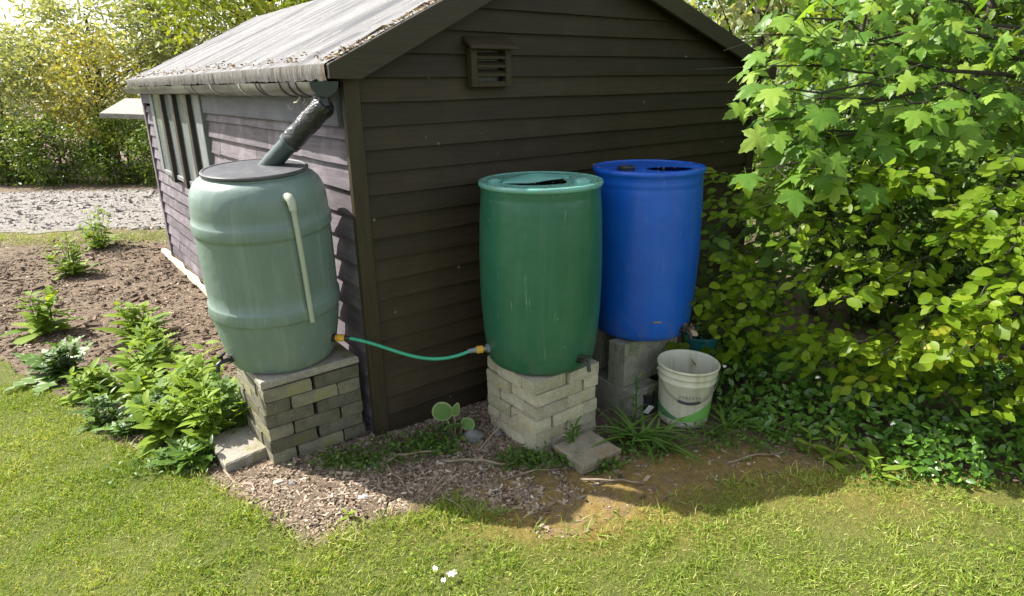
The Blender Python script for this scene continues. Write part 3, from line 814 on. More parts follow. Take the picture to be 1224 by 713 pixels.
for i in range(3):
    z = 1.773+.040*i
    addr(MB().hexa([(.661,VY0+.004,z),(.831,VY0+.004,z),(.831,VY1-.006,z+.020),(.661,VY1-.006,z+.020),(.661,VY0+.004,z+.012),(.831,VY0+.004,z+.012),(.831,VY1-.006,z+.032),(.661,VY1-.006,z+.032)]).build('slat', M['gable'], vent))
MB().box((.661,VY1-.004,1.749),(.831,VY1+.001,1.892)).build('vent_back', M['void'], vent)

# downpipe from the gutter into the sage barrel
dpipe = MB()
pA, pB = Vector((-.290, .262, 1.398)), Vector((-.118, -.022, 1.655))
dpipe.tube([pA+(pA-pB)*.06, pA.lerp(pB, .3), pA.lerp(pB, .62)], .041, 24)
dp_o = dpipe.build('downpipe', M['pipe'], shed, smooth=True, auto=50)
sl = MB(); ax = (pB-pA)
pts = []; rad = []
for i in range(15):
    t = .44+.62*i/14; pts.append(pA.lerp(pB, t)); rad.append(.0475+.0018*math.sin(i*1.1)+.001*math.sin(i*3.3) - (.010 if i == 14 else 0))
sl.tube(pts, rad, 24)
sl.build('sleeve', M['wrap'], dp_o, smooth=True, auto=50)
MB().tube([pA.lerp(pB, .40), pA.lerp(pB, .45)], .0495, 24).build('pipe_clip', M['pipe'], dp_o, smooth=True, auto=40)
MB().tube([pA.lerp(pB, 1.0), Vector((GU, -.015, GZ-GR+.006))], [.036,.034], 20).build('outlet', M['black'], dp_o, smooth=True, auto=40)

# litter on the roof edge along the gable
n = 900
u = np.concatenate([rng.uniform(-.09, 1.2, 420), -.09+np.abs(rng.normal(0, .05, 480))]); w = np.concatenate([W0+np.abs(rng.normal(0, .02, 420)), rng.uniform(W0, W1, 480)])
pos = np.array([SW(a, b, roofz(a)+.006) for a, b in zip(u, w)])
o = leaves('roof_litter', OV3, pos, rdir(n, 0, .2), rdir(n, 1.2), rng.uniform(.008, .028, n), rng.random(n), M['litter'])
tag(o, 'brown leaf bits lying along the edges of the felt roof', 'leaf litter', kind='stuff')

# batten at the foot of the side wall
bt = MB()
for (a, b, o1, o2) in ((5.15, 3.0, -.075, -.05),):
    n = 10; vs = []
    for k in range(n+1):
        t = k/n; w = a+(b-a)*t; j = random.uniform(-.006, .006); wd = .030+.012*math.sin(k*2.1)
        vs += [(-.115-j, w, .008), (-.115-j+wd*1.6, w, .012), (-.115-j+wd*1.5, w, .045+j), (-.115-j+.006, w, .038+j)]
    fs = [(i*4+j, i*4+(j+1) % 4, i*4+4+(j+1) % 4, i*4+4+j) for i in range(n) for j in range(4)] + [(3,2,1,0), tuple(range(n*4, n*4+4))]
    bt.add(vs, fs)
b_o = bt.build('timber_batten', M['timber']); b_o.matrix_world = Matrix.Translation(C0) @ Matrix.Rotation(YAW, 4, 'Z')
tag(b_o, 'pale split timber batten lying along the foot of the weathered side wall', 'batten')

# ------------------------------------------------------------------ brick stacks
brick_meshes = {}
def brick_mesh(key, dims, mat, variants=4):
    out = []
    for v in range(variants):
        mb = MB(); rr = random.Random(hash((key, v)) % 9999 if False else len(key)*31+v*7)
        nxx, nyy, nzz = 6, 4, 3
        # a box of small faces with chipped, uneven edges
        def P(i, j, k):
            x = (i/nxx-.5)*dims[0]; y = (j/nyy-.5)*dims[1]; z = k/nzz*dims[2]
            e = 0
            ex = (i in (0, nxx)) + (j in (0, nyy)) + (k in (0, nzz))
            s = .0016*noise.noise(Vector((x*40+v*9, y*40, z*60)))
            f = 1 - (.010 if ex >= 2 else 0) - (.012 if ex >= 3 else 0)
            if ex >= 2 and noise.noise(Vector((x*25+v*5, y*25+3, z*25))) > .32: f -= .02
            return (x*f + s, y*f + s*.8, dims[2]/2 + (z-dims[2]/2)*f)
        idm = {}
        def vid(i, j, k):
            if (i, j, k) not in idm:
                idm[(i, j, k)] = len(mb.v); mb.v.append(P(i, j, k))
            return idm[(i, j, k)]
        for i in range(nxx):
            for j in range(nyy):
                mb.f.append((vid(i,j,0), vid(i,j+1,0), vid(i+1,j+1,0), vid(i+1,j,0))); mb.f.append((vid(i,j,nzz), vid(i+1,j,nzz), vid(i+1,j+1,nzz), vid(i,j+1,nzz)))
            for k in range(nzz):
                mb.f.append((vid(i,0,k), vid(i+1,0,k), vid(i+1,0,k+1), vid(i,0,k+1))); mb.f.append((vid(i+1,nyy,k), vid(i,nyy,k), vid(i,nyy,k+1), vid(i+1,nyy,k+1)))
        for j in range(nyy):
            for k in range(nzz):
                mb.f.append((vid(0,j+1,k), vid(0,j,k), vid(0,j,k+1), vid(0,j+1,k+1))); mb.f.append((vid(nxx,j,k), vid(nxx,j+1,k), vid(nxx,j+1,k+1), vid(nxx,j,k+1)))
        me = bpy.data.meshes.new('brick'); me.from_pydata(mb.v, [], mb.f); me.materials.append(mat); out.append(me)
    return out
ORD = ['bottom', 'second', 'third', 'fourth', 'fifth', 'sixth', 'seventh']
def stack(u0, w0, zb, rows, S, h, mats, who, group, faces, L=.2, D=.1, jit=.004, rot=0.0, drop=()):
    meshes = brick_mesh(who, (L, D, h-.003), mats)
    a = S - L
    for r in range(rows):
        odd = r % 2 == 0
        if odd:   # headers at the corners, stretcher between them on the front
            lay = [('NC', D/2, L/2, 90), ('FM', S/2, D/2, 0), ('FR', S-D/2, L/2, 90), ('BL', D/2, S-L/2, 90), ('BM', S/2, S-D/2, 0), ('BR', S-D/2, S-L/2, 90)]
        else:
            lay = [('NC', L/2, D/2, 0), ('FR', S-L/2, D/2, 0), ('LM', D/2, S/2, 90), ('RM', S-D/2, S/2, 90), ('BL', L/2, S-D/2, 0), ('BR', S-L/2, S-D/2, 0)]
        for key, x, y, rz in lay:
            if (r, key) in drop: continue
            o = bpy.data.objects.new('brick', random.choice(meshes)); link(o)
            cx, cy = x-S/2 + random.gauss(0, jit), y-S/2 + random.gauss(0, jit)
            cr_, sr_ = math.cos(rot), math.sin(rot)
            p = SW(u0+S/2 + cx*cr_-cy*sr_, w0+S/2 + cx*sr_+cy*cr_, zb + r*h)
            o.location = p; o.rotation_euler = (random.gauss(0, .004), random.gauss(0, .004), YAW + rot + R(rz) + random.gauss(0, jit*3.0) + (math.pi if random.random() < .5 else 0))
            nm = {0: 'bottom'}.get(r, ORD[r]); nm = 'top' if r == rows-1 else nm
            tag(o, f'concrete brick {faces[key]}, {nm} course of stack under {who}', 'brick', group)
facesL = {'NC': 'at front left corner', 'FM': 'in middle of shaded front face', 'FR': 'at front face end beside shed', 'BL': 'at rear of sunlit left face', 'BM': 'in middle of hidden rear face', 'BR': 'at rear corner against shed wall', 'LM': 'in middle of sunlit left face', 'RM': 'in middle of face against shed'}
facesG = {'NC': 'at corner nearest the lawn', 'FM': 'in middle of right face', 'FR': 'at far end of right face', 'BL': 'at far end of left face', 'BM': 'in middle of rear face', 'BR': 'at hidden rear corner', 'LM': 'in middle of left face', 'RM': 'in middle of face toward bucket'}
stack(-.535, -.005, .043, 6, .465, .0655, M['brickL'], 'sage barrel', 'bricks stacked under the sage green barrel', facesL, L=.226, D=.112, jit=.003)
stack(-.02+.0, -.02, 0, 0, .4, .06, M['brickL'], 'x', 'x', facesL)
# green stack: front corner at world (.11, 2.71)
gc = Vector((.110, 2.710, 0)) - C0; gu, gw = gc.dot(U), gc.dot(W)
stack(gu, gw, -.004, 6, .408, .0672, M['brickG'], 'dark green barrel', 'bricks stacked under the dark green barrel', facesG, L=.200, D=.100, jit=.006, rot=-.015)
# cap slab on the left stack
def slab(name, uc, wc, z, su, sw_, t, mat, rz, label, cat='slab', group=None, tilt=(0, 0), seed=1):
    mb = MB(); rr = random.Random(seed); n = 8
    def ring(zz, ins):
        pts = []
        for k in range(4*n):
            sde, q = divmod(k, n); q /= n
            x, y = [(q-.5, -.5), (.5, q-.5), (.5-q, .5), (-.5, .5-q)][sde]
            j = rr.uniform(-.0015, .0015)
            pts.append((x*(su-2*ins)+j, y*(sw_-2*ins)+j, zz))
        return pts
    rs = [ring(0, .004), ring(.006, 0), ring(t-.007, 0), ring(t, .007)]
    m = 4*n; vs = [v for r_ in rs for v in r_]; fs = []
    for i in range(3):
        for k in range(m): fs.append((i*m+k, i*m+(k+1) % m, (i+1)*m+(k+1) % m, (i+1)*m+k))
    fs += [tuple(reversed(range(m))), tuple(range(3*m, 4*m))]
    o = mb.add(vs, fs).build(name, mat)
    p = SW(uc, wc, z); o.location = p; o.rotation_euler = (tilt[0], tilt[1], YAW + rz)
    return tag(o, label, cat, group)
slab('paving_slab', -.302, .232, .439, .475, .470, .037, M['slabmoss'], 0, 'mossy edged square slab capping the bricks under the sage barrel', seed=4)
slab('paving_slab', -.62, .235, .035, .225, .30, .062, M['slabmoss'], .05, 'pale worn slab on the soil left of the sage barrel stack', tilt=(.02, -.05), seed=5)
slab('paving_slab', .705, -.835, .004, .235, .215, .030, M['slab'], -.10, 'lower of two small brown slabs before the green barrel stack', tilt=(.0, .0), seed=6)
slab('paving_slab', .705, -.833, .0345, .242, .220, .030, M['slab'], -.04, 'upper of two small brown slabs, resting flat before the green barrel stack', tilt=(.015, -.01), seed=7)

# concrete blocks under the blue barrel
def block(uc, wc, z, su, sw_, h, rz, label, seed):
    return slab('concrete_block', uc, wc, z, su, sw_, h, M['block'], rz, label, 'block', 'concrete blocks under the blue barrel', seed=seed)
block(1.262, -.50, -.01, .215, .44, .168, .0, 'mossy concrete block lying lowest on the ground left of the bucket', 21)
block(1.66, -.50, -.01, .215, .44, .168, .02, 'mossy concrete block lying on the ground behind the bucket', 22)
block(1.375, -.585, .159, .44, .115, .250, .0, 'pale concrete block standing upright under the blue barrel behind the bucket', 23)
block(1.44, -.35, .159, .44, .100, .250, .0, 'shaded concrete block standing at rear under the blue barrel, beside green barrel', 24)

# ------------------------------------------------------------------ barrels
def on_barrel(prof, z, deg, off=0.0):
    zz = [p[1] for p in prof]; rr = [p[0] for p in prof]
    r = float(np.interp(z, zz, rr)) + off
    return Vector((r*math.cos(R(deg)), r*math.sin(R(deg)), z))
def radial(deg): return Vector((math.cos(R(deg)), math.sin(R(deg)), 0))
def tap(parent, prof, z, deg, mats, size=1.0, down=True):
    p = on_barrel(prof, z, deg); d = radial(deg); sd = Vector((-d.y, d.x, 0))
    t = MB().tube([p-d*.01, p+d*.012], .019*size, 16).tube([p+d*.010, p+d*.050*size, p+d*.066*size+Vector((0, 0, -.006)), p+d*.074*size+Vector((0, 0, -.040*size))], [.011*size, .011*size, .0105*size, .010*size], 12)
    o = t.build('tap', mats, parent, smooth=True, auto=40)
    k = MB().tube([p+d*.045*size+Vector((0, 0, .005)), p+d*.045*size+Vector((0, 0, .030*size))], .007*size, 10).box((-.026*size, -.006*size, -.006*size), (.026*size, .006*size, .006*size), M=Matrix.Translation(p+d*.045*size+Vector((0, 0, .032*size))) @ Matrix.Rotation(R(deg+35), 4, 'Z'))
    k.build('tap_handle', mats, o, smooth=True, auto=40)
    return o

# sage barrel (leans a little towards the camera)
Lb = (-1.135, 2.925, .477)
axis = Vector((.007, -.069, 1)).normalized()
sage = empty('sage_barrel', Lb); sage.rotation_euler = axis.to_track_quat('Z', 'Y').to_euler()
# keep local x along world x
sage.rotation_euler = Vector((0, 0, 1)).rotation_difference(axis).to_euler()
sage.location = Vector(Lb) + Vector((0, 0, .006))
tag(sage, 'pale sage green water barrel with black lid and sight tube, on left brick stack', 'water barrel')
profL = [(.0,.004),(.205,.0),(.228,.004),(.240,.014),(.250,.035),(.262,.085),(.276,.16),(.285,.225),(.289,.262),(.2900,.267),(.2975,.273),(.2995,.280),(.2990,.300),(.2985,.324),(.2960,.331),(.2905,.336),(.2925,.40),(.2935,.50),(.2940,.60),(.2935,.645),(.2935,.655),(.3000,.661),(.3018,.668),(.3010,.686),(.3005,.706),(.2980,.713),(.2930,.718),(.2930,.75),(.2905,.79),(.285,.825),(.276,.848),(.264,.870),(.248,.886),(.232,.895),(.224,.898),(.224,.904),(.0,.904)]
MB().lathe(profL, 96).build('body', M['sage'], sage, smooth=True, auto=55)
lid = MB().lathe([(.0,.9045),(.2225,.9045),(.2265,.908),(.2265,.918),(.222,.9225),(.214,.9225),(.211,.9195),(.05,.9185),(.0,.9185)], 80)
lid.build('lid', M['blacklid'], sage, smooth=True, auto=40)
st = MB()
pt0, pb0 = on_barrel(profL, .815, 314.5, .030), on_barrel(profL, .262, 318.5, .016)
pm = on_barrel(profL, .55, 316.5, .020)
st.tube([pt0, pm, pb0], .0115, 16)
so = st.build('sight_tube', M['sagetube'], sage, smooth=True, auto=50)
el = MB(); e0 = on_barrel(profL, .835, 314, -.004)
el.tube([e0, e0+radial(314)*.022, e0+radial(314)*.036+Vector((0,0,-.008)), pt0+Vector((0,0,-.03))], [.020,.0195,.018,.016], 16)
el.build('elbow', M['sagetube'], so, smooth=True, auto=50)
MB().tube([pb0+Vector((0,0,.11)), pb0+Vector((0,0,.125))], .0125, 12).build('tube_ring', M['grey'], so, smooth=True)
tap(sage, profL, .075, 228, M['black'], 1.0)
MB().tube([on_barrel(profL, .106, 350, -.008), on_barrel(profL, .106, 350, .016)], .020, 16).build('outlet', M['black'], sage, smooth=True, auto=40)

def drum_top(parent, mat, zt, rin, hole, flap, bungs, rimz):
    """recessed head with a cut-out; hole = polygon in head plane"""
    n = 96; outer = [(rin*math.cos(2*math.pi*k/n), rin*math.sin(2*math.pi*k/n)) for k in range(n)]
    import bmesh
    bm = bmesh.new()
    vo = [bm.verts.new((x, y, zt)) for x, y in outer]; vi = [bm.verts.new((x, y, zt-.004)) for x, y in hole]
    es = [bm.edges.new((vo[i], vo[(i+1) % n])) for i in range(n)] + [bm.edges.new((vi[i], vi[(i+1) % len(vi)])) for i in range(len(vi))]
    bmesh.ops.triangle_fill(bm, use_beauty=True, edges=es)
    me = bpy.data.meshes.new('drum_head'); bm.to_mesh(me); bm.free(); me.materials.append(mat)
    o = link(bpy.data.objects.new('drum_head', me), parent)
    sm = o.modifiers.new('s', 'SOLIDIFY'); sm.thickness = .004; sm.offset = -1
    return o

# dark green drum
gd = empty('green_drum', (.144, 3.037, .4005))
tag(gd, 'dark green plastic drum with cut open top, on pale brick stack', 'water barrel')
profG = [(.0,.003),(.235,.0),(.254,.004),(.264,.014),(.273,.04),(.284,.11),(.292,.19),(.298,.29),(.301,.42),(.3005,.55),(.297,.68),(.291,.78),(.2880,.825),(.2855,.838),(.2845,.846),(.2852,.856),(.2855,.872),(.2852,.878),(.2900,.881),(.2935,.885),(.2948,.890),(.2945,.897),(.2915,.903),(.2870,.905),(.2835,.904),(.2815,.901),(.2800,.894)]
MB().lathe(profG, 96).build('body', M['green'], gd, smooth=True, auto=60)
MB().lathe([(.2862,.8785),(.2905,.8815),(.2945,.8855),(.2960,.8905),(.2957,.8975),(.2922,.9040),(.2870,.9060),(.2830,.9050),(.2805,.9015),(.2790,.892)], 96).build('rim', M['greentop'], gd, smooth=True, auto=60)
def backedge(t): return -.065 + .15*t**1.3
hole = []
for k in range(25):
    t = k/24; hole.append((-.165+.285*t, -.080-.055*math.sin(math.pi*t)**.7))
for k in range(25):
    t = 1-k/24; hole.append((-.165+.285*t, backedge(t)))
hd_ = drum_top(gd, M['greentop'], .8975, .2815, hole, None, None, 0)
# flap bent up along the back of the cut
vs = []; fs = []; n = 22
for i in range(n+1):
    t = i/n; x = -.185+.325*t; tt = min(1, max(0, (x+.165)/.285)); e_ = math.sin(math.pi*t)**.6
    for j in range(6):
        q = j/5; vs.append((x + .01*q, backedge(tt) - .012 + .105*q*(.35+.65*e_), .8985 + .026*math.sin(math.pi*q*.62)*e_*(1.15-.5*t) - .006*(1-q)*e_ + .002*math.sin(11*t+3*q)))
for i in range(n):
    for j in range(5): a = i*6+j; fs.append((a, a+1, a+7, a+6))
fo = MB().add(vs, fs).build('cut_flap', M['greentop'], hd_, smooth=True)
fo.modifiers.new('s', 'SOLIDIFY').thickness = .004
def bung(parent, x, y, z, r, h, mat):
    pr = [(0,0),(r,0),(r,h*.8),(r*.92,h),(r*.7,h),(r*.66,h*.7),(0,h*.7)]
    return MB().lathe(pr, 28, M=Matrix.Translation((x, y, z))).build('bung', mat, parent, smooth=True, auto=40)
bung(hd_, .190, -.085, .8965, .040, .020, M['greentop']); bung(hd_, -.215, -.03, .8965, .034, .015, M['greentop'])
MB().lathe([(0,.80),(.274,.80)], 48).build('water', M['void'], gd)
tap(gd, profG, .068, 309, M['black'], .95)
MB().tube([on_barrel(profG, .085, 200, -.006), on_barrel(profG, .085, 200, .014)], .022, 18).build('outlet', M['grey'], gd, smooth=True, auto=40)

# blue drum
bd_ = empty('blue_drum', (.733, 3.408, .4105))
tag(bd_, 'bright blue plastic drum standing on concrete blocks beside the green drum', 'water barrel')
profB = [(.0,.003),(.228,.0),(.246,.004),(.258,.014),(.266,.04),(.274,.11),(.282,.19),(.288,.29),(.2925,.42),(.2925,.55),(.2905,.68),(.2865,.775),(.2850,.80),(.2832,.812),(.2822,.820),(.2840,.826),(.2842,.842),(.2828,.848),(.2832,.866),(.2870,.876),(.2915,.882),(.2935,.888),(.2930,.897),(.2900,.903),(.2860,.905),(.2825,.904),(.2805,.901),(.2790,.894)]
MB().lathe(profB, 96).build('body', M['blue'], bd_, smooth=True, auto=60)
hole = [(.10+.120*math.cos(2*math.pi*k/40), -.03+.105*math.sin(2*math.pi*k/40)*(1 if k > 20 else .8)) for k in range(40)]
hb = drum_top(bd_, M['blue'], .8965, .2805, hole, None, None, 0)
pr = [(.030,.0),(.044,.0),(.046,.016),(.040,.020),(.033,.018),(.030,.006),(0,.004)]
MB().lathe(pr, 30, M=Matrix.Translation((-.135, -.09, .8955))).build('bung', M['black'], hb, smooth=True, auto=40)
MB().lathe([(0,.78),(.274,.78)], 48).build('water', M['void'], bd_)
tap(bd_, profB, .048, 312, M['black'], .9)
lb = [on_barrel(profB, zz, dg, .0012) for zz, dg in ((.118,272),(.118,281),(.128,281),(.128,272))]
MB().add(lb, [(0,1,2,3)]).build('label_scrap', M['twig'], bd_)
# dead leaves caught at the tap
n = 14; pp = np.array([Vector((.733, 3.408, .41)) + on_barrel(profB, .05, 316, .03) for _ in range(n)]) + rng.normal(0, .022, (n, 3))
o = leaves('dead_leaf_clump', WIDE, pp, rdir(n), rdir(n), rng.uniform(.03, .055, n), rng.random(n), M['litter'])
tag(o, 'withered brown leaves caught on the tap of the blue drum', 'dead leaves')

# bits of blossom and leaf fallen on the rims and heads of the two drums
for cx, cy, zt, seed, lab in ((.144, 3.037, .4005+.905, 1, 'leaf bits and blossom fallen on the rim of the dark green drum'), (.733, 3.408, .4105+.904, 2, 'leaf bits and blossom fallen on the rim of the blue drum')):
    n = 120; an = rng.uniform(0, 6.28, n); k = rng.random(n) < .75
    rr = np.where(k, rng.normal(.272, .010, n), rng.uniform(.05, .26, n))
    pos = np.stack([cx+rr*np.cos(an), cy+rr*np.sin(an), np.full(n, zt-.001)], 1)
    pos[:, 2] += np.where(rr < .278, -.004, 0)
    o = leaves('rim_litter', OV3, pos, rdir(n, .1, .4), rdir(n, 1.2), rng.uniform(.006, .016, n), rng.random(n), M['litter'])
    tag(o, lab, 'leaf litter', kind='stuff')
# teal tub half hidden behind the bucket
tb = MB().lathe([(.0,.0),(.085,.0),(.09,.006),(.105,.20),(.112,.204),(.112,.214),(.104,.216),(.100,.205),(.086,.02),(0,.02)], 40)
to = tb.build('teal_tub', M['teal'], smooth=True, auto=40); to.location = (1.10, 3.47, .12)
tag(to, 'teal plastic tub half hidden behind the bucket, beside blue drum', 'tub')
slab('concrete_block', 1.93, -.61, -.01, .20, .22, .13, M['block'], .2, 'low concrete block under the teal tub', 'block', seed=29)

# ------------------------------------------------------------------ hose
hs = empty('garden_hose', (0, 0, 0))
Mr = sage.matrix_basis if False else Matrix.LocRotScale(sage.location, sage.rotation_euler, None)
pL = Mr @ on_barrel(profL, .106, 350, .016); dL = (Mr.to_3x3() @ radial(354)).normalized()
pG = Vector((.144, 3.037, .4005)) + on_barrel(profG, .085, 200, .014); dG = radial(200)
a0 = pL + dL*.062; b0 = pG + dG*.085
def bez(p0, p1, p2, p3, n=24):
    return [((1-t)**3)*p0 + 3*t*(1-t)**2*p1 + 3*t*t*(1-t)*p2 + t**3*p3 for t in [i/n for i in range(n+1)]]
path = bez(a0, a0 + dL*.22 + Vector((0, -.01, -.02)), b0 + dG*.24 + Vector((0, -.03, -.06)), b0)
hs.location = a0
def loc(pts): return [p - hs.location for p in pts]
MB().tube(loc(path), .0085, 14).build('hose', M['hose'], hs, smooth=True, auto=60)
cn = MB().tube(loc([pL+dL*.001, pL+dL*.014, pL+dL*.016, pL+dL*.040, pL+dL*.044]), [.016,.017,.0185,.0175,.013], 18).build('connector', M['yellow'], hs, smooth=True, auto=35)
MB().tube(loc([pL+dL*.044, pL+dL*.070]), [.013,.011], 16).build('collar', M['black'], cn, smooth=True, auto=35)
cn = MB().tube(loc([pG+dG*.018, pG+dG*.020, pG+dG*.050, pG+dG*.052]), [.016,.019,.0185,.014], 18).build('connector', M['yellow'], hs, smooth=True, auto=35)
MB().tube(loc([pG+dG*.052, pG+dG*.095]), [.0135,.0105], 16).build('collar', M['grey'], cn, smooth=True, auto=35)
MB().tube(loc([pG+dG*.001, pG+dG*.018]), [.015,.015], 16).build('thread', M['brass'], cn, smooth=True, auto=35)
tag(hs, 'short green hose with yellow connectors linking the sage and green barrels', 'hose')

# ------------------------------------------------------------------ bucket
bk = empty('bucket', (.915, 3.07, .004)); bk.rotation_euler = (0, .03, 0)
tag(bk, 'dirty white plastic bucket with green printed band, below the blue drum', 'bucket')
BH = .33
def brad(z): return .130 + (.152-.130)*z/BH
MB().lathe([(0,.004),(.122,.0),(.128,.004),(brad(.02),.02),(brad(.24),.24),(brad(.245)+.006,.247),(brad(.25)+.007,.254),(brad(.26),.262),(brad(.278),.278),(brad(.28)+.005,.281),(brad(.29)+.006,.290),(brad(.30)+.002,.297),(brad(.30)+.002,.312),(brad(.31)+.006,.315),(.1615,.322),(.1620,.329),(.158,.333),(.153,.330),(.1495,.318),(brad(.2)-.004,.2),(.126,.012),(0,.010)], 72).build('body', M['bucket'], bk, smooth=True, auto=50)
def wrap_patch(fun_lo, fun_hi, d0, d1, mat, nm, off=.0008, n=30, m=5):
    vs = []; fs = []
    for i in range(n+1):
        dg = d0+(d1-d0)*i/n; lo, hi = fun_lo(i/n), fun_hi(i/n)
        for j in range(m+1):
            z = lo+(hi-lo)*j/m; r = brad(z)+off
            vs.append((r*math.cos(R(dg)), r*math.sin(R(dg)), z))
    for i in range(n):
        for j in range(m): a = i*(m+1)+j; fs.append((a, a+m+1, a+m+2, a+1))
    return MB().add(vs, fs).build(nm, mat, bk, smooth=True)
fa = 252  # direction that faces the camera
wrap_patch(lambda t: .045, lambda t: .048+.085*max(0, 1-t*1.0)**1.1+.001, fa-95, fa+6, M['banddark'], 'printed_band')
wrap_patch(lambda t: .0455, lambda t: .048+.115*t**.9, fa-18, fa+85, M['bandgreen'], 'printed_band', .0014)
# printed word, curved round the bucket
fc = bpy.data.curves.new('printed_word', 'FONT'); fc.body = 'FYREXYE'; fc.size = .026; fc.align_x = 'CENTER'; fc.space_character = 1.12
fo = bpy.data.objects.new('printed_word', fc); link(fo)
bpy.context.view_layer.update()
me = bpy.data.meshes.new_from_object(fo.evaluated_get(bpy.context.evaluated_depsgraph_get()))
bpy.data.objects.remove(fo)
for v in me.vertices:
    z = .178 + v.co.y; r = brad(z)+.0016; dg = R(fa+12) + v.co.x/r
    v.co = (r*math.cos(dg), r*math.sin(dg), z)
me.materials.clear(); me.materials.append(M['ink'])
wo_ = bpy.data.objects.new('printed_word', me); link(wo_, bk)
# wire handle hanging down the front, with its grip
hp = []
for i in range(25):
    t = i/24; dg = fa+10 - 84 + 168*t
    z = .292 - .130*math.sin(math.pi*t)**.85
    r = brad(z) + .010 + .006*math.sin(math.pi*t)
    hp.append(Vector((r*math.cos(R(dg)), r*math.sin(R(dg)), z)))
ho = MB().tube(hp, .0022, 8).build('handle', M['wire'], bk, smooth=True)
MB().tube(hp[9:16], .0062, 10).build('grip', M['black'], ho, smooth=True, auto=50)
MB().tube([hp[0]-Vector((0,0,0)), hp[0]*.98], .006, 8).build('pivot', M['bucket'], ho)
# a black pot scrap between block and bucket
pm_ = MB().lathe([(0,0),(.030,0),(.040,.11),(.043,.112),(.043,.122),(.038,.122),(.028,.01),(0,.01)], 24).build('black_pot', M['black'], smooth=True, auto=40)
pm_.location = (.735, 3.13, .004)
tag(pm_, 'small black plant pot wedged between bucket and concrete block', 'plant pot')
lbp = MB().box((-.018,-.002,0), (.018,.002,.055)).build('plant_label', M['petal'], bevel=.001, seg=1)
lbp.location = (.715, 3.075, .03); lbp.rotation_euler = (.3, .5, .4)
addr(lbp, .8); tag(lbp, 'small white plastic plant label stuck in soil left of the bucket', 'plant label')

# ------------------------------------------------------------------ plants
def rosette(name, p, n, L, width_T, mat, label, cat, spread=1.0, up=.6, group=None, stem=0.0, rnd0=(.1, 1.0)):
    """leaves rising from one crown; with a stem they are set all the way up it"""
    x, y = p; z0 = ground_z(x, y)
    az = rng.uniform(0, 2*math.pi, n) + np.arange(n)*2.4
    el = rng.uniform(.15, 1.0, n)*up
    d = np.stack([np.cos(az)*spread, np.sin(az)*spread, el*1.6], 1)
    pos = np.zeros((n, 3)); pos[:, 0] = rng.normal(0, .008, n); pos[:, 1] = rng.normal(0, .008, n)
    hgt = np.zeros(n)
    if stem: hgt = np.linspace(.01, stem, n); pos[:, 2] = hgt
    pos[:, 2] += .005
    size = L*rng.uniform(.65, 1.15, n)*(1 - .45*(hgt/stem if stem else 0))
    nrm = np.stack([-np.cos(az)*.6*el, -np.sin(az)*.6*el, np.ones(n)], 1) + rng.normal(0, .15, (n, 3))
    P, t, q, m = leaf_geo(width_T, pos, d, nrm, size)
    rnd = np.repeat(rng.uniform(rnd0[0], rnd0[1], n), m)
    P = [P]; Rn = [rnd]; t = [t]; q = [q]; base = len(P[0])
    if stem:
        mb = MB().tube([(0, 0, 0), (.006, .004, stem*.5), (.0, .01, stem)], [.006, .005, .003], 6, cap=False)
        P.append(np.array(mb.v)); q.append(np.array(mb.f)+base); Rn.append(np.full(len(mb.v), .4))
    o = fast_mesh(name, np.concatenate(P), np.concatenate(t), np.concatenate(q), mat, None, {'rnd': np.concatenate(Rn)})
    o.location = (x, y, z0)
    return tag(o, label, cat, group)
GW_ = 'leafy weeds growing in the soil bed left of the sage barrel'
weeds = [((-1.52,2.80),16,.19,.9,.9,.20,'bushy weed nearest the pale worn slab'),
 ((-1.66,2.72),14,.17,1.0,.5,0,'low spreading weed at the lawn edge below the bushy ones'),
 ((-1.78,2.92),16,.22,.9,.9,.16,'tall bright weed in the middle of the clump'),
 ((-1.62,3.02),18,.20,.8,1.0,.24,'tallest leafy weed just left of the sage barrel tap'),
 ((-1.95,3.08),14,.20,1.0,.7,.10,'broad weed at left of the clump near the lawn'),
 ((-1.42,2.95),14,.17,.8,1.0,.22,'upright weed against the sunlit left face of the stack'),
 ((-1.85,3.35),14,.24,.9,.9,.20,'large pointed-leaf weed behind the clump'),
 ((-2.15,3.35),12,.20,1.0,.8,.12,'leafy weed on soil at left, behind the broad one'),
 ((-2.35,3.75),12,.20,.9,.8,.14,'separate weed farther back on bare soil'),
 ((-2.75,4.35),12,.22,.9,.9,.18,'isolated yellow-green weed far back on the soil bed'),
 ((-2.5,3.45),14,.20,1.0,.8,.1,'weed at lawn edge left of the main clump'),
 ((-2.9,3.75),16,.22,1.0,.9,.15,'leftmost large weed beside the lawn edge'),
 ((-2.05,2.98),10,.12,1.0,.5,0,'small flat weed on the lawn edge at left'),
 ((-3.5,4.5),14,.24,.9,.9,.2,'clump weed at left edge where bed meets lawn'),
 ((-2.0,3.25),14,.20,.9,.9,.14,'leafy weed filling the middle left of the clump'),
 ((-2.25,3.10),14,.18,.9,.9,.10,'low leafy weed at the lawn edge, left of the broad weed'),
 ((-1.72,3.18),14,.22,.9,.9,.2,'tall weed at the back of the clump near the sage barrel'),
 ((-2.45,4.05),14,.22,.9,.9,.16,'bright weed on bare soil, nearer than the isolated one'),
 ((-1.55,2.66),14,.15,.9,.9,.06,'lowest weed between lawn and pale worn slab')]
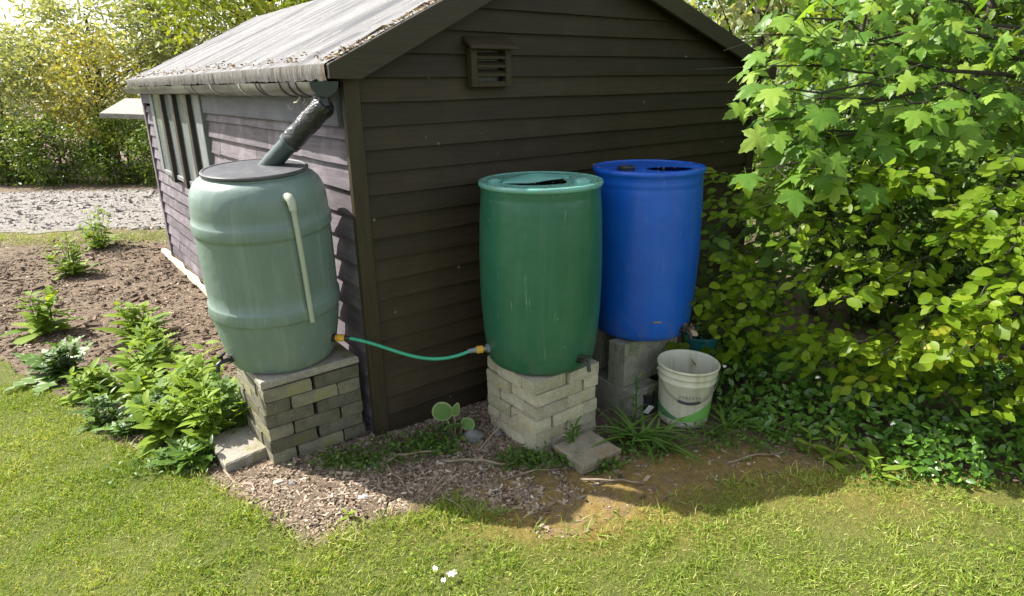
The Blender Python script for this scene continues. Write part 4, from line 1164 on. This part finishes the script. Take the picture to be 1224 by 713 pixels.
def T_toothed(wid=.34, fold=.10, droop=.22, n=7):
    mid = [(0, i/n, -droop*(i/n)**2) for i in range(n+1)]; L = []
    for i in range(1, 2*n):
        t = i/(2*n); w = wid*.5*math.sin(math.pi*min(1, t**.75))*(1.22 if i % 2 else .66)
        L.append((-w, t - (.03 if i % 2 == 0 else -.02), fold*w*2*math.cos(i*1.3)*.5 + fold*w - droop*t*t))
    Rr = [(-x, y, z) for x, y, z in L]; vs = mid+L+Rr; m = n+1; k = len(L); tris = []
    def strip(off, flip):
        o = []
        for i in range(n):
            a, b_ = i, i+1; l0, l1, l2 = off+2*i-1, off+2*i, off+2*i+1
            if i == 0: o += [(a, b_, l1), (b_, l2, l1)]
            elif i == n-1: o += [(a, l1, l0), (a, b_, l1)]
            else: o += [(a, l1, l0), (a, b_, l1), (b_, l2, l1)]
        return [tuple(reversed(t)) for t in o] if flip else o
    tris = strip(m, False) + strip(m+k, True)
    return np.array(vs), np.array(tris), np.zeros((0, 4), int)
TOOTHB = T_toothed(.46, .10, .25, 6); BROAD = T_ovate(fold=.12, droop=.25, wid=.40, n=5); TOOTH = T_toothed(.36); TOOTHN = T_toothed(.22, .12, .35, 8)
def bushy_weed(p, stems, h, L, mat, label, group, T=None, open_=.5, per=9, base_leaves=10):
    x, y = p; z0 = ground_z(x, y); P, D, Nn, S = [], [], [], []; mb = MB()
    for k in range(stems):
        az = random.uniform(0, 6.28); tl = random.uniform(.1, 1)*open_; hh = h*random.uniform(.55, 1.1)
        b0 = Vector((random.gauss(0, .03), random.gauss(0, .03), 0)); tip = b0 + Vector((math.cos(az)*tl*hh, math.sin(az)*tl*hh, hh*(1-.35*tl)))
        mid = b0.lerp(tip, .5) + Vector((0, 0, .08*hh)); mb.tube([b0, mid, tip], [.0035, .0028, .0016], 5, cap=False)
        for i in range(per):
            t = .12+.88*i/(per-1); q = b0.lerp(tip, t) + Vector((0, 0, .16*hh*4*t*(1-t)*.5))
            aa = az + i*2.4 + random.gauss(0, .4); el = random.uniform(-.25, .7) + .6*t
            P.append(q); D.append((math.cos(aa), math.sin(aa), el)); Nn.append((-math.cos(aa)*el*.8+random.gauss(0, .25), -math.sin(aa)*el*.8+random.gauss(0, .25), 1)); S.append(L*random.uniform(.5, 1.1)*(1.05-.55*t))
    for i in range(base_leaves):
        aa = random.uniform(0, 6.28); el = random.uniform(.1, .9)
        P.append((random.gauss(0, .02), random.gauss(0, .02), .01)); D.append((math.cos(aa), math.sin(aa), el)); Nn.append((-math.cos(aa)*el, -math.sin(aa)*el, 1)); S.append(L*random.uniform(.9, 1.7))
    n = len(P)
    Pv, t, q, m = leaf_geo(T or TOOTH, np.array(P), np.array(D), np.array(Nn), np.array(S))
    rnd = np.repeat(np.clip(rng.normal(.5, .28, n), 0, 1), m); base = len(Pv)
    o = fast_mesh('weed', np.concatenate([Pv, np.array(mb.v)]), t, np.concatenate([q.reshape(-1, 4), np.array(mb.f)+base]), mat, None, {'rnd': np.concatenate([rnd, np.full(len(mb.v), .5)])})
    o.location = (x, y, z0); return tag(o, label, 'weed', group)
for p, n, L, sp, up, stm, lab in weeds:
    k = random.random()
    bushy_weed(p, 9 if stm else 5, max(.12, stm*1.45+.04), L*(.88 if stm else .6), M['weed'] if k < .75 else M['darkweed'], lab, GW_, TOOTH if k < .2 else (BROAD if k < .65 else (LANCE if k < .85 else TOOTHB)), .5, 8, 9)
for i, (x, y, lab) in enumerate([(-4.75,7.2,'bushy weed by the gravel at far left'),(-4.35,6.1,'low shrubby weed on left edge of bed, nearer than the gravel')]):
    bushy_weed((x, y), 12, .45, .16, M['weed'], lab, GW_, BROAD, .8, 10, 12)
# young broad-leaved plant by the shed wall
hp_ = empty('young_plant', (-.305, 2.88, .02))
tag(hp_, 'young plant with four round pale-edged leaves against the dark gable', 'plant')
specs = [((-.055,.01,.135), (-.3,-.1,.7), .105), ((.01,.0,.150), (.25,-.15,.8), .085), ((.0,-.02,.07), (-.05,-.5,.35), .100), ((.065,.0,.07), (.6,-.2,.35), .070)]
nar = T_ovate(.08, .1, .48, 5)
stm = MB()
for i, (p, d, s_) in enumerate(specs):
    stm.tube([(0, 0, -.01), (p[0]*.5, p[1]*.5, p[2]*.7-.02), tuple(Vector(p)-Vector(d).normalized()*s_*.45)], .004, 6)
    pos = np.array([Vector(p)-Vector(d).normalized()*s_*.5])
    T = nar if i == 1 else ROUND
    nr = np.array([(d[0]*.3, -1.0, .35)])
    lf = leaves('leaf', T, pos, np.array([d]), nr, np.array([s_*1.12]), np.array([.5]), M['hostarim'], hp_)
    leaves('leaf_centre', T, pos + unit(np.array([d]))*s_*.07 + unit(nr)*.0022, np.array([d]), nr, np.array([s_*.96]), np.array([.4]), M['hosta'], lf)
    for q_ in (lf, lf.children[0]):
        sb_ = q_.modifiers.new('s', 'SUBSURF'); sb_.levels = 2; sb_.render_levels = 2
stm.build('stem', M['twig'], hp_)
# strap-leaved tufts
def tuft(p, n, L, label, mat='strap', w=1.0, spread=.8):
    x, y = p; az = rng.uniform(0, 6.28, n); e = rng.uniform(.5, 1.6, n)
    d = np.stack([np.cos(az)*spread, np.sin(az)*spread, e], 1)
    nrm = np.stack([-np.cos(az)*e, -np.sin(az)*e, np.full(n, spread)], 1)
    pos = np.stack([rng.normal(0, .025, n), rng.normal(0, .02, n), np.zeros(n)], 1)
    o = leaves('strap_plant', STRAP, pos, d, nrm, L*rng.uniform(.6, 1.15, n), rng.random(n), M[mat], None, np.full(n, w))
    o.location = (x, y, ground_z(x, y)); return tag(o, label, 'plant', 'strap-leaved tufts by the blocks and bucket')
tuft((.63,2.83), 34, .27, 'tuft of long strap leaves before the concrete blocks, left of the bucket')
tuft((.74,2.76), 26, .22, 'low strap-leaf tuft just before the bucket, arching right')
tuft((.52,2.87), 14, .22, 'thin strap-leaf tuft between small slabs and green stack')
tuft((1.13,2.95), 26, .20, 'grassy tuft right of the bucket')
tuft((1.02,2.88), 16, .14, 'short grassy tuft at the foot of the bucket on right')
tuft((1.32,2.88), 18, .17, 'grassy tuft between bucket and glossy ground cover')
# tiny weeds as ground cover
def low_cover(name, n, gen, smin, smax, mat, label, hmax=.05, T=OV3):
    x, y = gen(n); n = len(x)
    z = np.array([ground_z(a, b) for a, b in zip(x, y)]) + rng.uniform(.004, hmax, n)
    d = rdir(n, .25, .6); nrm = rdir(n, 1.6)
    o = leaves(name, T, np.stack([x, y, z], 1), d, nrm, rng.uniform(smin, smax, n), rng.random(n), M[mat])
    return tag(o, label, 'weeds', kind='stuff')
def g1(n):
    cs = np.array([(-.62,2.72,.10),(-.50,2.78,.09),(-.42,2.84,.08),(-.72,2.62,.08),(-.85,2.62,.06),(-.36,2.76,.06),(.02,2.64,.06),(.12,2.62,.06),(.25,2.67,.05),(.42,2.60,.05),(-.30,2.96,.06),(.05,2.70,.05),(.6,2.75,.08),(.95,2.78,.1),(1.2,2.8,.1),(1.4,2.75,.12),(-1.5,2.65,.08),(-1.75,2.62,.1),(1.7,2.5,.12)])
    k = rng.integers(0, len(cs), n); return cs[k, 0]+rng.normal(0, 1, n)*cs[k, 2], cs[k, 1]+rng.normal(0, 1, n)*cs[k, 2]*.6
low_cover('seedling_weeds', 3600, g1, .012, .034, 'darkweed', 'small green seedling weeds along the foot of shed and stacks', .05)
rosette('weed', (.285,2.735), 18, .10, LANCE, M['darkweed'], 'small wiry weed growing up the right face of the green stack', 'weed', .8, 1.0, None, .16)
rosette('weed', (.63,2.95), 14, .09, LANCE, M['darkweed'], 'small weed growing on the corner of the lowest concrete block', 'weed', .8, 1.0, None, .30)
rosette('weed', (-.70,2.24), 8, .06, LANCE, M['weed'], 'single small weed in the sunlit bark chips near the lawn', 'weed', .8, .8)
bushy_weed((1.50, 2.64), 3, .20, .13, M['weed'], 'broad-leaved young weed before the glossy ground cover', None, LANCE, .5, 5, 3)
bushy_weed((1.66, 2.52), 3, .12, .12, M['weed'], 'pale long-leaved weed lying towards the lawn at right', None, LANCE, 1.0, 5, 4)
# white fallen blossoms on the lawn
for i, (x, y, lab) in enumerate([(-.238,1.89,'white blossom lying on the lawn, largest of three'),(-.265,1.86,'small white blossom on the lawn, nearest the picture bottom'),(-.30,1.92,'small white blossom on the lawn, left of the largest')]):
    n = 6; az = np.arange(n)*2*math.pi/n
    d = np.stack([np.cos(az), np.sin(az), np.full(n, .35)], 1)
    o = leaves('fallen_blossom', OV5, np.zeros((n, 3)), d, np.stack([-np.cos(az)*.3, -np.sin(az)*.3, np.ones(n)], 1), (.024 if i == 0 else .015)*rng.uniform(.6, 1.15, n), rng.random(n), M['petal'])
    o.location = (x, y, ground_z(x, y)+.034); tag(o, lab, 'blossom', 'white blossoms on the lawn')

# ------------------------------------------------------------------ glossy ground cover at right
def vinca_pts(n):
    x = rng.uniform(1.12, 3.4, n); y = rng.uniform(2.3, 3.7, n)
    lim = .05*np.clip(1.6-x, 0, 1) + np.interp(x, [1.12, 1.35, 1.6, 1.9, 2.4, 3.4], [3.05, 2.86, 2.68, 2.48, 2.32, 2.3])
    k = (y > lim + .06*np.sin(x*9)) & (y < lim + .95)
    return x[k], y[k], (y-lim)[k]
x, y, e = vinca_pts(11000); n = len(x)
z = np.clip(.05 + .32*np.clip(e/.45, 0, 1), 0, .36)*(.75+.3*np.array([vnoise(a, b, 5, 6.) for a, b in zip(x, y)])) * rng.uniform(.35, 1.0, n)**.6
o = leaves('ground_cover', OV5, np.stack([x, y, z], 1), rdir(n, .25, .6) + np.array([0, -.2, 0]), rdir(n, 1.1) + np.array([-.1, -.35, 0]), rng.uniform(.032, .062, n), np.clip(rng.beta(1.5, 2.2, n)*.9, 0, 1), M['vinca'])
tag(o, 'glossy green ground cover at the foot of the bushes', 'ground cover', kind='stuff')
for i, (x, y, z, lab) in enumerate([(1.50,2.85,.34,'small white flower in the glossy ground cover, upper one'),(1.75,2.60,.22,'small white flower in the ground cover near the lawn'),(1.12,3.08,.30,'small white flower on dark ground cover beside the bucket')]):
    n = 5; az = np.arange(n)*2*math.pi/n; d = np.stack([np.cos(az), np.full(n, -.3), np.sin(az)], 1)
    o = leaves('white_flower', OV5, np.zeros((n, 3)), d, np.tile([[0, -1, .4]], (n, 1)), np.full(n, .014)*rng.uniform(.7, 1.1, n), rng.random(n), M['petal'])
    o.location = (x, y, z); tag(o, lab, 'flower', 'white flowers in the ground cover')

# ------------------------------------------------------------------ bushes and trees
def limb(mb, a, b, r0, r1, wob=.05, n=6, seg=6):
    a, b = Vector(a), Vector(b); L = (b-a).length; pts = []
    for i in range(n+1):
        t = i/n; k = math.sin(math.pi*t)*wob*L
        pts.append(a.lerp(b, t) + Vector((random.gauss(0, .4), random.gauss(0, .4), random.gauss(0, .3)+.4))*k)
    pts[0] = a; pts[-1] = b
    mb.tube(pts, [r0+(r1-r0)*i/n for i in range(n+1)], seg, cap=False); return pts

def spray_bush(name, root, sprays, leafT, size, mat, label, cat, per=26, flat=.35, trunk_r=.02, group=None, tone=(0, 1), tonefun=None):
    """bush of flat leaf sprays: each spray is a twig with leaves either side of it"""
    root = Vector(root)
    e = empty(name, root); tag(e, label, cat, group)
    mb = MB(); P, D, Nn, S, Rn = [], [], [], [], []
    for (a, b, wd) in sprays:
        a, b = Vector(a), Vector(b)
        pts = limb(mb, a-root, b-root, .006, .002, .06, 5, 5)
        ax = (b-a).normalized(); side = ax.cross(Vector((0, 0, 1))).normalized()
        k = per
        for i in range(k):
            t = random.uniform(.08, 1.0); q = a.lerp(b, t)-root
            sgn = 1 if i % 2 else -1
            off = side*sgn*random.uniform(.01, wd)*(1-.5*t) + Vector((0, 0, random.gauss(-.01, .025)))
            P.append(q+off); dd = ax*random.uniform(.3, 1.0) + side*sgn*random.uniform(.2, 1.0) + Vector((0, 0, random.gauss(-.28, .22)))
            D.append(dd); Nn.append(Vector((random.gauss(-.25, flat), random.gauss(-.55, flat), 1.0)))
            S.append(size*random.choice((random.uniform(.45, .8), random.uniform(.8, 1.25)))); 
            r_ = random.uniform(*tone)
            if tonefun: r_ = tonefun(q+root, r_)
            Rn.append(r_)
    mb.build('branches', M['bark'], e, smooth=True)
    leaves('foliage', leafT, np.array(P), np.array(D), np.array(Nn), np.array(S), np.array(Rn), mat, e)
    return e

# beech bush
sp = []
for i in range(165):
    # outer shell facing the camera, rising to the right
    x = random.uniform(1.15, 3.1); t = (x-1.15)/1.95
    top = 1.28 + .25*t
    zz = random.uniform(.26, top)
    yb = 3.55 - .62*min(1, t*1.6) - .25*t
    y = yb - .10*t - .30*math.sin(math.pi*min(1, max(0, (zz-.1)/1.2))) + random.uniform(-.06, .16)
    a = (x+.25, y+.28, zz-.08); b = (x-random.uniform(.05, .25), y-random.uniform(.05, .22), zz+random.uniform(-.12, .05))
    sp.append((a, b, .11))
def beech_sun_tone(p, r_):
    sun_tint = max(0, min(1, (p.x-1.45)/.45))*max(0, min(1, (1.0-p.z)/.4))  # sunlight on the lower right leaves is put into a yellower tone
    return min(1, r_*.72 + .32*sun_tint*random.random())
spray_bush('beech_bush', (2.15, 3.55, 0), sp, T_ovate(.08, .10, .62, 5), .068, M['beech'], 'bright yellow-green leafy bush right of the blue drum', 'bush', 30, .40, tonefun=beech_sun_tone)
# darker sprays near the shed end, behind the blue drum
sp = []
for i in range(26):
    x = random.uniform(1.08, 1.65); zz = random.uniform(.35, 1.12); y = 3.55+random.uniform(-.18, .30)
    sp.append(((x+.2, y+.3, zz), (x-.1, y-.12, zz-.04), .10))
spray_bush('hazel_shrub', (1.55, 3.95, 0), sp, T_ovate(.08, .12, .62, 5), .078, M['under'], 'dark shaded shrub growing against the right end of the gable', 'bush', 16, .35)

# sycamore: trunk stands right of the picture, boughs reach in over the shed end
sy = empty('sycamore_tree', (2.95, 3.75, 0)); tag(sy, 'sycamore tree with broad lobed leaves overhanging the shed on the right', 'tree')
so_ = sy.location
mb = MB(); trunk = [Vector((.40,.16,-.1)), Vector((.42,.16,.8)), Vector((.37,.18,1.7)), Vector((.42,.16,2.8)), Vector((.40,.21,4.2))]
mb.tube(trunk, [.10,.085,.075,.06,.035], 12)
_sm = [0.0]
boughs = [((0,0,1.55),(-1.66,-.55,1.70)), ((0,0,1.75),(-1.5,-.35,2.02)), ((0,0,1.85),(-1.2,-.45,2.15)), ((0,0,1.9),(-.6,-.9,1.95)), ((0,0,2.1),(-1.55,.15,2.35)), ((0,0,2.2),(-.9,-.3,2.55)), ((0,0,1.6),(.3,-1.1,1.65)), ((0,0,2.2),(.4,-.7,2.3)), ((0,0,1.8),(-1.0,.1,1.95)), ((0,0,1.55),(-.45,-.6,1.70)), ((0,0,2.4),(-1.3,-.6,2.7)), ((0,0,1.5),(-1.0,-.55,1.62)), ((0,0,1.6),(-1.68,-.56,1.55)), ((0,0,1.65),(-1.66,-.42,1.80)), ((0,0,1.4),(-1.50,-.55,1.50)), ((0,0,1.8),(-1.62,-.3,1.95)), ((0,0,1.5),(-1.68,-.66,1.34)), ((0,0,1.55),(-1.58,-.58,1.43)), ((0,0,1.6),(-1.64,-.52,1.62))]
P, D, Nn, S, Rn = [], [], [], [], []
for a, b in boughs:
    pts = limb(mb, Vector(a)+Vector((.40, .16, 0)), b, .016, .004, .05, 8, 7)[1:]
    for j in range(1, 8):
        base = pts[j]
        for s_ in range(2 if j < 3 else 4):
            if j < 3 and random.random() < .4: continue
            o_ = Vector((random.gauss(-.03, .13), random.gauss(-.02, .11), random.gauss(.0, .06)))
            tw = base+o_
            if o_.length > .06: mb.tube([base, tw], [.003, .0018], 4, cap=False)
            az = random.uniform(0, 6.28)
            for q in range(random.choice((1, 2, 2))):
                aa = az + q*2.6 + random.gauss(0, .3)
                dd = Vector((math.cos(aa)*.8-.35, math.sin(aa)*.8-.3, random.gauss(-.55, .25)))
                P.append(tw + dd.normalized()*.06); D.append(dd); Nn.append(Vector((random.gauss(-.2, .3), random.gauss(-.55, .3), 1.0)))
                S.append(random.uniform(.075, .140)*(1.15 if b[2] < 1.5 else 1)); Rn.append(random.random())
tr_o = mb.build('trunk', M['bark'], sy, smooth=True, auto=50)
kp = [i for i in range(len(P)) if P[i].x+so_.x > .30*(P[i].y+so_.y)+.11]
P, D, Nn, S, Rn = [[a[i] for i in kp] for a in (P, D, Nn, S, Rn)]
leaves('crown', MAP, np.array(P), np.array(D), np.array(Nn), np.array(S), np.array(Rn), M['maple'], sy)

def tree(name, base, height, cz, rad, n, lsize, mat, label, trunk_r=.1, clusters=34, group=None, T=OV3, cat='tree', spread=.20, bare=.0, lean=(0, 0), crown_name='crown', up=.5):
    base = Vector(base); e = empty(name, base); tag(e, label, cat, group)
    mb = MB(); tz = height*.82
    tp = [Vector((lean[0]*t, lean[1]*t, -.1+ tz*t)) + Vector((random.gauss(0, .03), random.gauss(0, .03), 0))*tz*.2*t for t in (0, .2, .45, .7, 1)]
    mb.tube(tp, [trunk_r*(1-.8*t) for t in (0, .2, .45, .7, 1)], 9, cap=False)
    K = clusters; v = rdir(K); rr = rng.uniform(.35, 1, (K, 1))**.45
    cen = v*rr*np.array(rad) + np.array([lean[0], lean[1], cz])
    for c_ in cen[: min(K, 30)]:
        t = max(.15, min(.98, (c_[2]-rad[2]*.35)/tz)); j = min(3, int(t*4)); a = tp[j].lerp(tp[j+1], t*4-j if t*4-j < 1 else 1)
        limb(mb, a, Vector(c_), trunk_r*.17, trunk_r*.03, .08, 4, 5)
    mb.build('trunk', M['bark'], e, smooth=True)
    k = rng.integers(0, K, n); sdv = spread*np.array(rad)
    cs = rng.uniform(.6, 1.4, K)
    pos = cen[k] + rng.normal(0, 1, (n, 3))*sdv*cs[k][:, None]
    pos[:, 2] = np.maximum(pos[:, 2], .03)
    outw = unit(pos - np.array([lean[0], lean[1], cz]))
    d = rdir(n, -.25, .7) + outw*.5; nrm = rdir(n) + outw*.4 + np.array([0, 0, up])
    tone = rng.normal(.45, .16, K)
    rnd = np.clip(tone[k] + rng.normal(0, .2, n), 0, 1)
    leaves(crown_name, T, pos, d, nrm, lsize*rng.uniform(.6, 1.3, n), rnd, mat, e)
    return e
GT = 'trees in the wood right of the shed'
tree('woodland_tree', (3.6,5.2,0), 4.6, 2.3, (1.3,1.0,1.9), 7500, .085, M['wood1'], 'leafy tree close behind the sycamore boughs, right of the shed', .07, 46, GT)
tree('woodland_tree', (5.3,5.6,0), 5.5, 2.8, (1.6,1.2,2.4), 7500, .10, M['wood1'], 'leafy tree at right edge behind the beech bush', .10, 46, GT)
tree('woodland_tree', (4.9,7.6,0), 6.5, 3.2, (2.0,1.5,2.8), 7000, .12, M['under'], 'darker tree deeper in the wood behind the nearest tree', .12, 46, GT)
tree('woodland_tree', (7.4,7.4,0), 6.5, 3.2, (2.1,1.5,2.9), 6000, .13, M['wood1'], 'tall tree deep in the wood at far right', .14, 44, GT)
tree('woodland_tree', (3.5,9.5,0), 7.5, 4.4, (2.0,1.6,2.6), 6000, .14, M['pale'], 'pale tree seen over the right slope of the roof', .13, 40, GT)
tree('woodland_tree', (7.8,11.0,0), 8.0, 4.0, (2.6,1.8,3.4), 6000, .16, M['yellow_leaf'], 'yellow-green tree farthest back in the wood', .16, 44, GT)
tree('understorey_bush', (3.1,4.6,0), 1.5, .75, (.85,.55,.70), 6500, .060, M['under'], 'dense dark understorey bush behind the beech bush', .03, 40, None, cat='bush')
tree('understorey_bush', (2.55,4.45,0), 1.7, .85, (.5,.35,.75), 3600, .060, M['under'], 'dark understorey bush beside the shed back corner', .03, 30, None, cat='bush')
tree('understorey_bush', (4.6,4.6,0), 1.9, .9, (1.0,.7,.85), 6000, .065, M['wood1'], 'green understorey bush at right edge behind the sycamore', .03, 40, None, cat='bush')
tree('understorey_bush', (2.9,5.6,0), 2.6, 1.5, (.75,.5,1.2), 5500, .075, M['wood1'], 'leafy bush filling the gap behind the right end of the shed', .04, 36, None, cat='bush')
tree('understorey_bush', (5.6,9.0,0), 3.2, 1.5, (2.6,.8,1.5), 7000, .11, M['under'], 'wide dark thicket at the back of the wood', .05, 44, None, cat='bush')
tree('understorey_bush', (9.5,9.0,0), 3.2, 1.5, (2.2,.8,1.5), 5000, .12, M['under'], 'wide dark thicket at far right of the wood', .05, 40, None, cat='bush')
tree('understorey_bush', (4.2,13.0,0), 4.2, 2.0, (2.8,.9,2.0), 7000, .13, M['wood1'], 'green thicket behind the pale tree beyond the shed', .05, 44, None, cat='bush')
n = 12000; x = rng.uniform(1.9, 9, n); y = rng.uniform(3.7, 11, n)
k = (x*.795+(y-2.93)*.606 + .713*.795 > 3.35)
x, y = x[k], y[k]; n = len(x)
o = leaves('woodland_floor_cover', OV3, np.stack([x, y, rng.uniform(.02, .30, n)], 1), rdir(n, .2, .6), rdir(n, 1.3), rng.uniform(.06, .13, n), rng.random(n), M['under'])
tag(o, 'low ivy-like leaves covering the ground under the trees', 'ground cover', kind='stuff')
# thin stems standing in the wood
for i, (x, y, hgt, r_, lab) in enumerate([(2.32,4.62,2.4,.030,'pale slender sapling stem beside the end of the shed'),(3.28,5.9,3.2,.075,'dark tree stem seen through the gap under the sycamore boughs'),(3.75,6.1,3.2,.045,'thinner dark stem right of the thick dark one'),(2.75,5.4,3.0,.035,'thin grey stem between the sapling and the dark stem')]):
    mb = MB(); limb(mb, (0, 0, -.1), (random.gauss(0, .12), .05, hgt), r_, r_*.5, .02, 8, 9)
    limb(mb, (0, 0, hgt*.6), (.4, -.2, hgt*.95), r_*.4, r_*.15, .05, 5, 6)
    e = mb.build('sapling_stem', M['bark'], smooth=True); e.location = (x, y, 0); tag(e, lab, 'tree stem', 'bare stems in the wood')

# trees and hedge beyond the gravel
GB = 'trees beyond the gravel drive'
tree('willow_tree', (-9.4,15.5,0), 4.2, 2.2, (2.2,1.5,1.5), 10000, .17, M['pale'], 'pale grey-green willow beyond the gravel at left', .14, 46, GB, spread=.17, T=LANCE)
tree('willow_tree', (-6.6,17,0), 6.4, 3.4, (2.4,1.6,2.5), 13000, .18, M['pale'], 'pale willow behind the far corner of the shed roof', .14, 44, GB, spread=.18, T=LANCE)
tree('golden_tree', (-4.2,12.5,0), 6.4, 3.9, (2.0,1.4,1.9), 7500, .13, M['yellow_leaf'], 'bright yellow-green tree rising behind the shed roof', .12, 42, GB, spread=.18)
tree('golden_tree', (-1.6,14.5,0), 7.2, 4.6, (2.2,1.6,2.2), 6500, .15, M['wood1'], 'green tree behind the roof ridge, right of the golden one', .14, 40, GB, spread=.18)
tree('ochre_shrub', (-8.1,13.1,0), 2.7, 1.55, (1.0,.7,1.1), 4500, .085, M['ochre_leaf'], 'ochre and yellow shrub above the hedge at left', .05, 34, None, cat='shrub')
tree('ochre_shrub', (-10.2,13.4,0), 2.9, 1.6, (1.2,.7,1.1), 4200, .09, M['pale'], 'pale shrub above the hedge farther left', .05, 34, None, cat='shrub')
tree('willow_tree', (-13.2,15.5,0), 4.3, 2.3, (2.4,1.5,1.6), 10000, .18, M['pale'], 'pale willow at far left of the picture', .14, 44, GB, spread=.17, T=LANCE)
GH = 'hedge bushes along the far side of the gravel'
for i, (x, lab) in enumerate([(-6.2,'dark hedge bush meeting the far corner of the shed'),(-7.4,'dark hedge bush second from the shed corner'),(-8.7,'dark hedge bush third from the shed corner'),(-10.1,'dark hedge bush fourth from the shed corner'),(-11.6,'dark hedge bush farthest left')]):
    tree('hedge_bush', (x, 12.25+.2*(i % 2)-.12*(x+6), 0), 1.45, .62, (.85,.55,.62), 4200, .075, M['hedge'], lab, .04, 34, GH, cat='hedge')
tree('hedge_bush', (-4.9,12.1,0), 1.5, .7, (.9,.55,.7), 3000, .075, M['hedge'], 'dark hedge bush hidden mostly behind the shed', .04, 30, GH, cat='hedge')
# low lean-to roof beyond the shed's far corner
ln = empty('lean_to', (-4.62, 8.9, 0), R(12)); tag(ln, 'low weathered grey lean-to roof just beyond the shed far corner', 'lean-to')
rfm = MB().hexa([(-.62,-.45,1.40),(.75,-.45,1.32),(.75,.55,1.50),(-.62,.55,1.56),(-.62,-.45,1.46),(.75,-.45,1.38),(.75,.55,1.56),(-.62,.55,1.62)])
rfm.build('roof', M['lean'], ln, bevel=.004, seg=1)
for px in (-.1, .68):
    MB().box((px-.03,.42,0), (px+.03,.48,1.49)).build('post', M['mullion'], ln)

print('leaves/polys', sum(len(o.data.polygons) for o in bpy.data.objects if o.type == 'MESH'))
